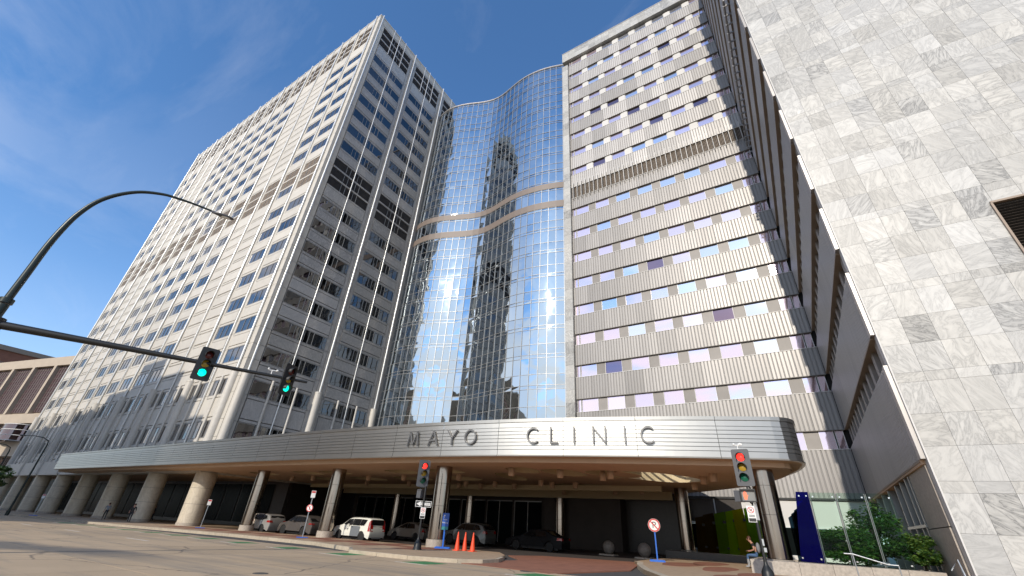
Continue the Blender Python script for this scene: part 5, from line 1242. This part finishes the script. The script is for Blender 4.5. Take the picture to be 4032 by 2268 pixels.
# ------------------------------------------------------------------ cars (front towards -x)
mat('tyre', (0.015, 0.015, 0.015), 0.8); mat('rim', (0.62, 0.62, 0.62), 0.25, metal=1.0); mat('rim_dark', (0.12, 0.12, 0.12), 0.3, metal=1.0)
mat('car_glass', (0.01, 0.011, 0.012), 0.05, spec=0.6); mat('car_black', (0.014, 0.014, 0.015), 0.5); mat('tail_red', (0.35, 0.012, 0.01), 0.2, coat=0.5); mat('plate', (0.5, 0.5, 0.52), 0.5)
for nm, c_, mtl in (('paint_silver', (0.50, 0.49, 0.47), .6), ('paint_grey', (0.17, 0.155, 0.145), .6), ('paint_white', (0.74, 0.74, 0.66), 0), ('paint_champagne', (0.30, 0.28, 0.25), .5), ('paint_darkgrey', (0.15, 0.155, 0.15), .5), ('paint_black', (0.010, 0.010, 0.011), .2), ('paint_slate', (0.17, 0.19, 0.21), 0)): mat(nm, c_, .34 if nm != 'paint_black' else .5, metal=mtl if nm != 'paint_black' else 0, coat=.25 if nm != 'paint_black' else 0, spec=.5 if nm != 'paint_black' else .12)
def wheel_mesh(r, w, spokes, rimm):
    ty = MB().lathe([(r*.66, -w/2), (r*.92, -w/2), (r, -w*.36), (r, w*.36), (r*.92, w/2), (r*.66, w/2)], 0, 0, 0, 24).xf(Matrix.Rotation(R(90), 4, 'X')).mesh('tyre', ['tyre'])
    mb = MB().lathe([(r*.67, w*.10), (r*.67, w*.49), (r*.61, w*.49), (r*.60, w*.15)], 0, 0, 0, 24)
    for i in range(spokes):
        a = 2*math.pi*i/spokes; k = len(mb.v); mb.box(.02, -.028, w*.34, r*.64, .028, w*.45); mb.xf(Matrix.Rotation(a, 4, 'Z'), k)
    mb.cyl(0, 0, w*.3, w*.47, r*.14, 0, 10); mb.cyl(0, 0, -w*.3, w*.12, r*.66, 1, 20)
    rim = mb.xf(Matrix.Rotation(R(90), 4, 'X')).mesh('rim', [rimm, 'car_black'])
    return ty, rim
def arc(cx, cz, r, a0, a1, n): return [(cx+r*math.cos(R(a0+(a1-a0)*i/n)), cz+r*math.sin(R(a0+(a1-a0)*i/n))) for i in range(n+1)]
def car(label, x, y, rot, prof_top, wb_f, wb_r, rw, wid, belt, paint, side_win, rear_win, front_win, tail, spokes=5, rimm='rim', zb=.22, extra=None, clad=False):
    """prof_top: outline from the front bumper bottom over the roof to the rear bumper bottom"""
    L0, L1 = prof_top[0][0], prof_top[-1][0]; roof = max(z for _, z in prof_top); hw = wid/2
    out = list(prof_top) + [(L1-.06, zb)] + arc(wb_r, rw, rw*1.14, 0, 180, 12) + arc(wb_f, rw, rw*1.14, 0, 180, 12) + [(L0+.06, zb)]
    out = [p for i, p in enumerate(out) if i == 0 or math.hypot(p[0]-out[i-1][0], p[1]-out[i-1][1]) > .01]
    t_ = thing('parked_car', label, 'car', (x, y, gz(x, ROAD+.014)), rot, 'cars in the drop-off lane')
    cx = (L0+L1)/2; cz = .75
    def wy(xx, z):
        w = hw*(1-.17*max(0, min(1, (z-belt)/(roof-belt+.001)))**1.2); w -= .05*max(0, (.45-z)); e = max(0, abs(xx-cx)-(L1-L0)*.34)/((L1-L0)*.16); return w*(1-.13*min(e, 1)**2)
    ts = [(-1, .045), (-.965, .016), (-.86, .0), (-.4, 0), (0, -.006), (.4, 0), (.86, .0), (.965, .016), (1, .045)]
    mb = MB(); n = len(out)
    def inset(p, d):
        dx, dz = cx-p[0], cz-p[1]; l = math.hypot(dx*.5, dz)+1e-6; return (p[0]+dx*.5/l*d, p[1]+dz/l*d)
    for tt, d in ts:
        for p in out:
            q = inset(p, d) if p[1] > .5 else p; mb.v.append((q[0], wy(*p)*tt, q[1]))
    for i in range(len(ts)-1):
        for j in range(n): k = (j+1) % n; mb.f.append((i*n+j, i*n+k, (i+1)*n+k, (i+1)*n+j)); mb.m.append(1 if (clad and out[j][1] < rw*1.2 and out[k][1] < rw*1.2) else 0); mb.sm.append(True)
    for base, rev in ((0, False), ((len(ts)-1)*n, True)):
        s0 = len(mb.v); mb.v += mb.v[base:base+n]; f_ = list(range(s0, s0+n)); mb.f.append(tuple(f_ if rev else f_[::-1])); mb.m.append(0); mb.sm.append(False)
    bm = bmesh.new(); me = mb.mesh('body', [paint, 'car_black']); bm.from_mesh(me); bmesh.ops.triangulate(bm, faces=[f for f in bm.faces if len(f.verts) > 4]); bmesh.ops.recalc_face_normals(bm, faces=bm.faces); bm.to_mesh(me); bm.free()
    obj('body', me, t_, (0, 0, 0), 0, True)
    for sgn in (-1, 1):
        for poly in side_win:
            mw = MB(); mw.quad([(a, sgn*(wy(a, b)+.007), b) for a, b in (poly if sgn < 0 else poly[::-1])]); obj('side_window', mw.mesh('side_window', ['car_glass']), t_, (0, 0, 0), 0, True)
    for nm, seg in (('rear_window', rear_win), ('windscreen', front_win)):
        (xa, za), (xb, zb2) = seg; d = .012 if nm == 'rear_window' else -.012; mw = MB()
        for i in range(6):
            u0, u1 = -.86+1.72*i/6, -.86+1.72*(i+1)/6
            mw.quad([(xa+d, wy(xa, za)*u0, za+.01), (xa+d, wy(xa, za)*u1, za+.01), (xb+d, wy(xb, zb2)*u1, zb2+.01), (xb+d, wy(xb, zb2)*u0, zb2+.01)], 0, True)
        obj(nm, mw.mesh(nm, ['car_glass']), t_, (0, 0, 0), 0, True)
    ty, rim = wheel_mesh(rw, .23, spokes, rimm)
    for wx in (wb_f, wb_r):
        for sgn in (-1, 1):
            w = obj('wheel', ty, t_, (wx, sgn*(hw-.13), rw), 0 if sgn < 0 else math.pi, True); obj('rim', rim, w, (0, 0, 0), 0, True)
    mobj('underbody', MB().box(L0+.35, -hw+.25, .16, L1-.35, hw-.25, .42), 'car_black', t_, (0, 0, 0), 0, True)
    for sgn in (-1, 1):
        mw = MB(); pts = tail
        mw.quad([(a+.0, sgn*(wy(a, b)+.010), b) for a, b in (pts if sgn < 0 else pts[::-1])]); q = [p for p in pts if p[0] > max(a for a, _ in pts)-.12]
        z0, z1 = min(b for _, b in pts), max(b for _, b in pts)
        xr = lambda z: next((prof_top[i][0]+(prof_top[i+1][0]-prof_top[i][0])*(z-prof_top[i][1])/(prof_top[i+1][1]-prof_top[i][1]+1e-9) for i in range(len(prof_top)-2, 0, -1) if min(prof_top[i][1], prof_top[i+1][1]) <= z <= max(prof_top[i][1], prof_top[i+1][1])), L1)
        v = [(xr(z0)+.012, sgn*wy(xr(z0), z0)*.62, z0), (xr(z0)+.012, sgn*wy(xr(z0), z0)*1.0, z0), (xr(z1)+.012, sgn*wy(xr(z1), z1)*1.0, z1), (xr(z1)+.012, sgn*wy(xr(z1), z1)*.66, z1)]
        mw.quad(v if sgn > 0 else v[::-1]); obj('tail_light', mw.mesh('tail_light', ['tail_red']), t_, (0, 0, 0), 0, True)
        mobj('mirror', MB().sphere((front_win[1][0]+.22 if front_win[1][0] > front_win[0][0] else front_win[0][0]+.35, sgn*(hw+.06), belt+.06), 1, 0, 8, 6, (.06, .10, .07)), paint, t_, (0, 0, 0), 0, True)
    zp = .62
    mobj('licence_plate', MB().box(L1+.003, -.16, zp-.08, L1+.018, .16, zp+.08), 'plate', t_, (0, 0, 0), 0, True)
    mobj('rear_bumper', MB().box(L1-.12, -hw*.80, .26, L1+.012, hw*.80, .47), 'car_black' if clad else paint, t_, (0, 0, 0), 0, True)
    if extra: extra(t_, wy, L0, L1, hw)
    return t_
# boxy white hatchback with one grey door and painted eyes
soul = [(-2.06, .24), (-2.09, .55), (-2.02, .80), (-1.85, .93), (-1.15, 1.05), (-1.0, 1.09), (-.42, 1.50), (-.15, 1.58), (.6, 1.615), (1.5, 1.60), (1.78, 1.575), (1.93, 1.50), (2.02, 1.05), (2.08, .80), (2.08, .50), (2.02, .26)]
def soul_x(t_, wy, L0, L1, hw):
    d = MB().quad([(a, -(wy(a, b)+.009), b) for a, b in ((.02, .34), (.92, .34), (1.06, .62), (1.02, 1.02), (.02, 1.02))]); o = obj('rear_door', d.mesh('rear_door', ['paint_slate']), t_, (0, 0, 0), 0, True); o['label'] = 'mid grey rear door on the white body'
    mobj('handle', MB().box(.10, -hw-.03, .93, .26, -hw-.008, .965), 'car_black', o, (0, 0, 0), 0, True)
    for k, xx in enumerate((-.62, -.36)):
        mb = MB(); disc(mb, xx, .84, .082, .095, -hw-.013, 0, 20); disc(mb, xx, .84, 0.0, .082, -hw-.012, 1, 20); disc(mb, xx+.01, .815, 0, .042, -hw-.014, 0, 14); disc(mb, xx+.02, .83, 0, .014, -hw-.016, 1, 8)
        for i in range(8):
            a0, a1 = R(40+100*i/8), R(40+100*(i+1)/8); mb.quad([(xx+.14*math.cos(q), -hw-.013, .84+r_*math.sin(q)) for q, r_ in ((a0, .15), (a1, .15), (a1, .135), (a0, .135))], 0)
        obj('painted_eye', mb.mesh('painted_eye', ['sign_black', 'sign_white']), t_, (0, 0, 0), 0, True)
    mobj('tailgate_panel', MB().box(L1-.02, -.52, .74, L1+.014, .52, 1.0), 'paint_white', t_, (0, 0, 0), 0, True); mobj('tailgate_glass', MB().box(L1-.12, -.66, .71, L1+.006, .66, 1.06), 'car_glass', t_, (0, 0, 0), 0, True)
    mobj('skid_plate', MB().box(L1-.10, -.45, .24, L1+.025, .45, .34), 'galv', t_, (0, 0, 0), 0, True)
    for k in (-1, 1): mobj('roof_rail', MB().tube([(-.3, k*.60, 1.60), (-.1, k*.62, 1.65), (1.3, k*.62, 1.65), (1.5, k*.60, 1.60)], .018, 0, 6), 'car_black', t_, (0, 0, 0), 0, True)
YL = 26.25
car('boxy white hatchback with a grey rear door and cartoon eyes on its side', -30.55, YL-.05, .02, soul, -1.30, 1.30, .335, 1.80, 1.02, 'paint_white', [[(-.85, 1.10), (.05, 1.08), (.05, 1.50), (-.38, 1.46)], [(.11, 1.08), (.95, 1.08), (.97, 1.51), (.11, 1.50)], [(1.0, 1.08), (1.42, 1.10), (1.62, 1.48), (1.02, 1.51)]], ((2.0, 1.12), (1.95, 1.50)), ((-1.0, 1.10), (-.42, 1.49)), [(1.86, .72), (2.06, .72), (2.0, 1.18), (1.92, 1.48), (1.84, 1.30)], 8, 'rim', extra=soul_x, clad=True)
macan = [(-2.32, .25), (-2.36, .50), (-2.28, .76), (-2.0, .90), (-1.2, 1.03), (-1.02, 1.06), (-.30, 1.50), (.05, 1.585), (.7, 1.60), (1.4, 1.53), (1.8, 1.40), (2.14, 1.12), (2.28, .98), (2.34, .70), (2.30, .30)]
car('dark grey sporty crossover parked between two steel columns', -38.2, YL+.15, .02, macan, -1.42, 1.40, .37, 1.92, 1.03, 'paint_grey', [[(-.85, 1.08), (.15, 1.08), (.15, 1.50), (-.28, 1.46)], [(.21, 1.08), (1.15, 1.09), (1.22, 1.46), (.21, 1.50)], [(1.2, 1.10), (1.72, 1.15), (1.42, 1.42), (1.26, 1.45)]], ((2.1, 1.14), (1.8, 1.38)), ((-1.0, 1.07), (-.3, 1.48)), [(1.95, .92), (2.28, .92), (2.24, 1.02), (2.0, 1.02)], 5)
wagon = [(-2.3, .25), (-2.34, .52), (-2.2, .76), (-1.9, .88), (-1.3, 1.0), (-1.1, 1.05), (-.32, 1.50), (.0, 1.585), (.7, 1.60), (1.5, 1.55), (1.95, 1.46), (2.12, 1.20), (2.22, .98), (2.28, .62), (2.22, .30)]
car('silver wagon with lit red tail lamp behind the leftmost steel column', -44.4, YL+.1, .03, wagon, -1.40, 1.38, .35, 1.88, 1.02, 'paint_silver', [[(-.85, 1.07), (.15, 1.07), (.15, 1.50), (-.28, 1.45)], [(.21, 1.07), (1.10, 1.08), (1.15, 1.50), (.21, 1.50)], [(1.17, 1.09), (1.75, 1.20), (1.62, 1.44), (1.2, 1.49)]], ((2.14, 1.12), (1.97, 1.43)), ((-1.08, 1.06), (-.32, 1.48)), [(1.85, .90), (2.22, .88), (2.20, 1.06), (1.95, 1.05)], 6)
prius = [(-2.2, .22), (-2.23, .48), (-2.12, .68), (-1.8, .82), (-1.35, .94), (-.2, 1.42), (.3, 1.49), (.9, 1.45), (1.6, 1.24), (2.05, 1.05), (2.18, .96), (2.22, .60), (2.16, .26)]
car('beige liftback in deep shade, farther lane behind the white hatchback', -31.4, 33.1, .0, prius, -1.35, 1.35, .32, 1.75, .95, 'paint_champagne', [[(-.95, .99), (.15, .98), (.15, 1.40), (-.15, 1.36)], [(.2, .98), (1.15, 1.0), (.95, 1.36), (.2, 1.40)]], ((2.0, 1.07), (1.55, 1.24)), ((-1.3, .95), (-.2, 1.40)), [(1.95, .75), (2.2, .75), (2.17, 1.0), (2.05, 1.0)], 5)
car('grey crossover in shade behind the orange cones', -24.9, 33.3, .02, [(-2.3, .26), (-2.34, .52), (-2.22, .80), (-1.9, .94), (-1.2, 1.06), (-1.0, 1.10), (-.28, 1.58), (.05, 1.66), (.7, 1.68), (1.5, 1.62), (1.9, 1.50), (2.12, 1.20), (2.22, 1.0), (2.30, .66), (2.24, .32)], -1.38, 1.36, .37, 1.86, 1.08, 'paint_darkgrey', [[(-.8, 1.13), (.15, 1.12), (.15, 1.57), (-.25, 1.53)], [(.21, 1.12), (1.05, 1.13), (1.1, 1.56), (.21, 1.57)], [(1.12, 1.14), (1.75, 1.20), (1.55, 1.48), (1.16, 1.55)]], ((2.12, 1.20), (1.92, 1.47)), ((-1.0, 1.12), (-.28, 1.56)), [(1.95, .95), (2.25, .92), (2.2, 1.12), (2.05, 1.12)], 6)
car('black saloon nearly lost in the shade beneath the canopy', -18.0, 33.0, .03, [(-2.42, .22), (-2.46, .48), (-2.36, .68), (-2.0, .80), (-1.3, .90), (-1.1, .94), (-.35, 1.36), (.1, 1.44), (.6, 1.44), (1.1, 1.36), (1.72, 1.06), (2.2, 1.02), (2.36, .96), (2.42, .60), (2.36, .26)], -1.45, 1.40, .33, 1.84, .93, 'paint_black', [[(-.9, .97), (.15, .96), (.15, 1.36), (-.2, 1.33)], [(.2, .96), (1.2, .98), (.98, 1.34), (.2, 1.36)]], ((1.7, 1.08), (1.12, 1.34)), ((-1.08, .95), (-.35, 1.34)), [(2.0, .78), (2.4, .78), (2.36, .94), (2.05, .94)], 8)
# ------------------------------------------------------------------ people
mat('skin', (0.42, 0.22, 0.15), 0.5); mat('shirt_black', (0.015, 0.015, 0.017), 0.8); mat('jeans', (0.06, 0.12, 0.24), 0.8); mat('shoe_grey', (0.30, 0.31, 0.32), 0.7); mat('hair_brown', (0.07, 0.025, 0.012), 0.6); mat('bag_grey', (0.22, 0.23, 0.25), 0.8); mat('phone', (0.02, 0.02, 0.02), 0.2)
mat('coat_dark', (0.03, 0.028, 0.03), 0.8); mat('shirt_grey', (0.20, 0.22, 0.24), 0.8); mat('trousers', (0.022, 0.022, 0.026), 0.8)
def person(label, x, y, z, rot, J, regions, hair='hair_brown', extra=None):
    """J joints (local, facing -x); one skinned body, material by region"""
    t_ = thing('person', label, 'person', (x, y, z), rot)
    E_ = [('pelvis', 'waist'), ('waist', 'chest'), ('chest', 'neck'), ('neck', 'headb'), ('headb', 'headt'), ('chest', 'shL'), ('shL', 'elL'), ('elL', 'wrL'), ('wrL', 'haL'), ('chest', 'shR'), ('shR', 'elR'), ('elR', 'wrR'), ('wrR', 'haR'), ('pelvis', 'hipL'), ('hipL', 'knL'), ('knL', 'anL'), ('anL', 'toL'), ('pelvis', 'hipR'), ('hipR', 'knR'), ('knR', 'anR'), ('anR', 'toR')]
    RAD = dict(pelvis=(.145, .12), waist=(.135, .10), chest=(.16, .115), neck=(.055, .055), headb=(.075, .085), headt=(.082, .095), sh=(.062, .062), el=(.045, .045), wr=(.032, .032), ha=(.04, .022), hip=(.095, .095), kn=(.062, .062), an=(.042, .042), to=(.045, .03))
    names = list(J); me = bpy.data.meshes.new('body'); me.from_pydata([J[n] for n in names], [(names.index(a), names.index(b)) for a, b in E_], [])
    o = bpy.data.objects.new('tmp_body', me); COL.objects.link(o); sk = o.modifiers.new('s', 'SKIN'); ss = o.modifiers.new('ss', 'SUBSURF'); ss.levels = 2; ss.render_levels = 2
    for n, v in zip(names, me.skin_vertices[0].data): v.radius = RAD.get(n) or RAD[n[:-1]]; v.use_root = n == 'pelvis'
    bpy.context.view_layer.update(); d_ = bpy.context.evaluated_depsgraph_get(); m2 = bpy.data.meshes.new_from_object(o.evaluated_get(d_)); bpy.data.objects.remove(o)
    m2.materials.clear(); m2.name = 'body'
    keys = ['skin', regions['top'], regions['leg'], regions['shoe']]
    for k in keys: m2.materials.append(MATS[k])
    seg = {'headb': 0, 'headt': 0, 'neck': 0, 'chest': 1, 'waist': 1, 'pelvis': 2, 'shL': 1, 'shR': 1, 'elL': regions.get('arm', 0), 'elR': regions.get('arm', 0), 'wrL': 0, 'wrR': 0, 'haL': 0, 'haR': 0, 'hipL': 2, 'hipR': 2, 'knL': 2, 'knR': 2, 'anL': 3, 'anR': 3, 'toL': 3, 'toR': 3}
    samples = [(Vector(J[a])*(1-t)+Vector(J[b])*t, seg[a] if t < .5 else seg[b]) for a, b in E_ for t in (0, .25, .5, .75, 1)]
    for p in m2.polygons:
        p.use_smooth = True; p.material_index = min(samples, key=lambda s_: (s_[0]-p.center).length_squared)[1]
    b = obj('body', m2, t_, (0, 0, 0), 0, True)
    H_ = Vector(J['headb'])*.45+Vector(J['headt'])*.55
    mb = MB().sphere((H_.x+.025, H_.y, H_.z+.035), 1, 0, 14, 10, (.105, .098, .115)); obj('hair', mb.mesh('hair', [hair]), b, (0, 0, 0), 0, True)
    f = MB().sphere((H_.x-.105, H_.y, H_.z-.02), 1, 0, 8, 6, (.022, .014, .022)); obj('nose', f.mesh('nose', ['skin']), b, (0, 0, 0), 0, True)
    for s_ in (-1, 1):
        obj('ear', MB().sphere((H_.x+.01, H_.y+s_*.092, H_.z-.01), 1, 0, 8, 6, (.025, .012, .034)).mesh('ear', ['skin']), b, (0, 0, 0), 0, True); obj('eye', MB().sphere((H_.x-.092, H_.y+s_*.034, H_.z+.005), .011, 0, 8, 6).mesh('eye', ['sign_black']), b, (0, 0, 0), 0, True)
        ha = Vector(J['haL' if s_ < 0 else 'haR']); wr = Vector(J['wrL' if s_ < 0 else 'wrR']); d = (ha-wr).normalized(); fm = MB(); side = d.cross(Vector((0, 0, 1))).normalized()
        for k in range(4): a = ha+side*(k-1.5)*.019; ln = (.062, .072, .068, .052)[k]; fm.tube([tuple(a-d*.02), tuple(a+d*ln*.6), tuple(a+d*ln-Vector((0, 0, .018)))], [.0095, .0088, .007], 0, 6)
        fm.tube([tuple(ha-d*.05+side*.035*s_), tuple(ha+side*.055*s_), tuple(ha+d*.03+side*.05*s_)], [.011, .010, .008], 0, 6); obj('fingers', fm.mesh('fingers', ['skin']), b, (0, 0, 0), 0, True)
    if extra: extra(t_)
    return t_
sit = dict(pelvis=(.10, 0, .62), waist=(.08, 0, .80), chest=(-.02, 0, 1.02), neck=(-.10, 0, 1.20), headb=(-.16, 0, 1.27), headt=(-.20, 0, 1.40), shL=(-.02, -.19, 1.10), elL=(.0, -.24, .86), wrL=(-.24, -.15, .78), haL=(-.33, -.10, .78), shR=(-.02, .19, 1.10), elR=(.0, .24, .86), wrR=(-.24, .15, .78), haR=(-.33, .08, .78), hipL=(.06, -.10, .60), knL=(-.38, -.11, .60), anL=(-.36, -.11, .10), toL=(-.52, -.12, .05), hipR=(.06, .10, .60), knR=(-.40, .12, .59), anR=(-.42, .12, .10), toR=(-.58, .13, .05))
def sit_x(t_):
    mobj('backpack', MB().sphere((.20, 0, .95), 1, 0, 12, 8, (.11, .17, .25)), 'bag_grey', t_, (0, 0, 0), 0, True); mobj('phone', MB().box(-.44, -.05, .80, -.36, .03, .815), 'phone', t_, (0, 0, 0), 0, True)
person('person in black T-shirt and jeans sitting on the granite wall, looking down at a phone', -2.72, 29.3, gz(-2.5), 0.05, sit, dict(top='shirt_black', leg='jeans', shoe='shoe_grey'), extra=sit_x)
def walk(ph): 
    s = ph; return dict(pelvis=(0, 0, .95), waist=(0, 0, 1.12), chest=(-.02, 0, 1.36), neck=(-.03, 0, 1.50), headb=(-.04, 0, 1.57), headt=(-.05, 0, 1.70), shL=(-.01, -.19, 1.43), elL=(.06*s, -.25, 1.16), wrL=(-.08*s, -.24, .94), haL=(-.12*s, -.24, .86), shR=(-.01, .19, 1.43), elR=(-.05*s+.03, .25, 1.16), wrR=(-.2*s, .22, .98), haR=(-.25*s, .21, .92), hipL=(0, -.09, .92), knL=(-.16*s, -.10, .52), anL=(-.02*s, -.10, .10), toL=(-.18-.02*s, -.11, .04), hipR=(0, .09, .92), knR=(.06*s, .10, .50), anR=(.30*s, .10, .14), toR=(.16*s, .11, .04))
person('person in dark clothes walking past the shaded marble column nearest the sunlit one', -61.5, 21.6, gz(-61.5), math.pi*.85, walk(1.0), dict(top='coat_dark', leg='trousers', shoe='coat_dark', arm=1))
person('person in a grey top walking in the shade between marble columns', -69.5, 21.9, gz(-69.5), -.2, walk(.9), dict(top='shirt_grey', leg='trousers', shoe='coat_dark', arm=1))
person('person in dark clothes standing deepest in the arcade shade', -69.0, 26.5, gz(-69), 1.2, walk(.5), dict(top='coat_dark', leg='trousers', shoe='coat_dark', arm=1))
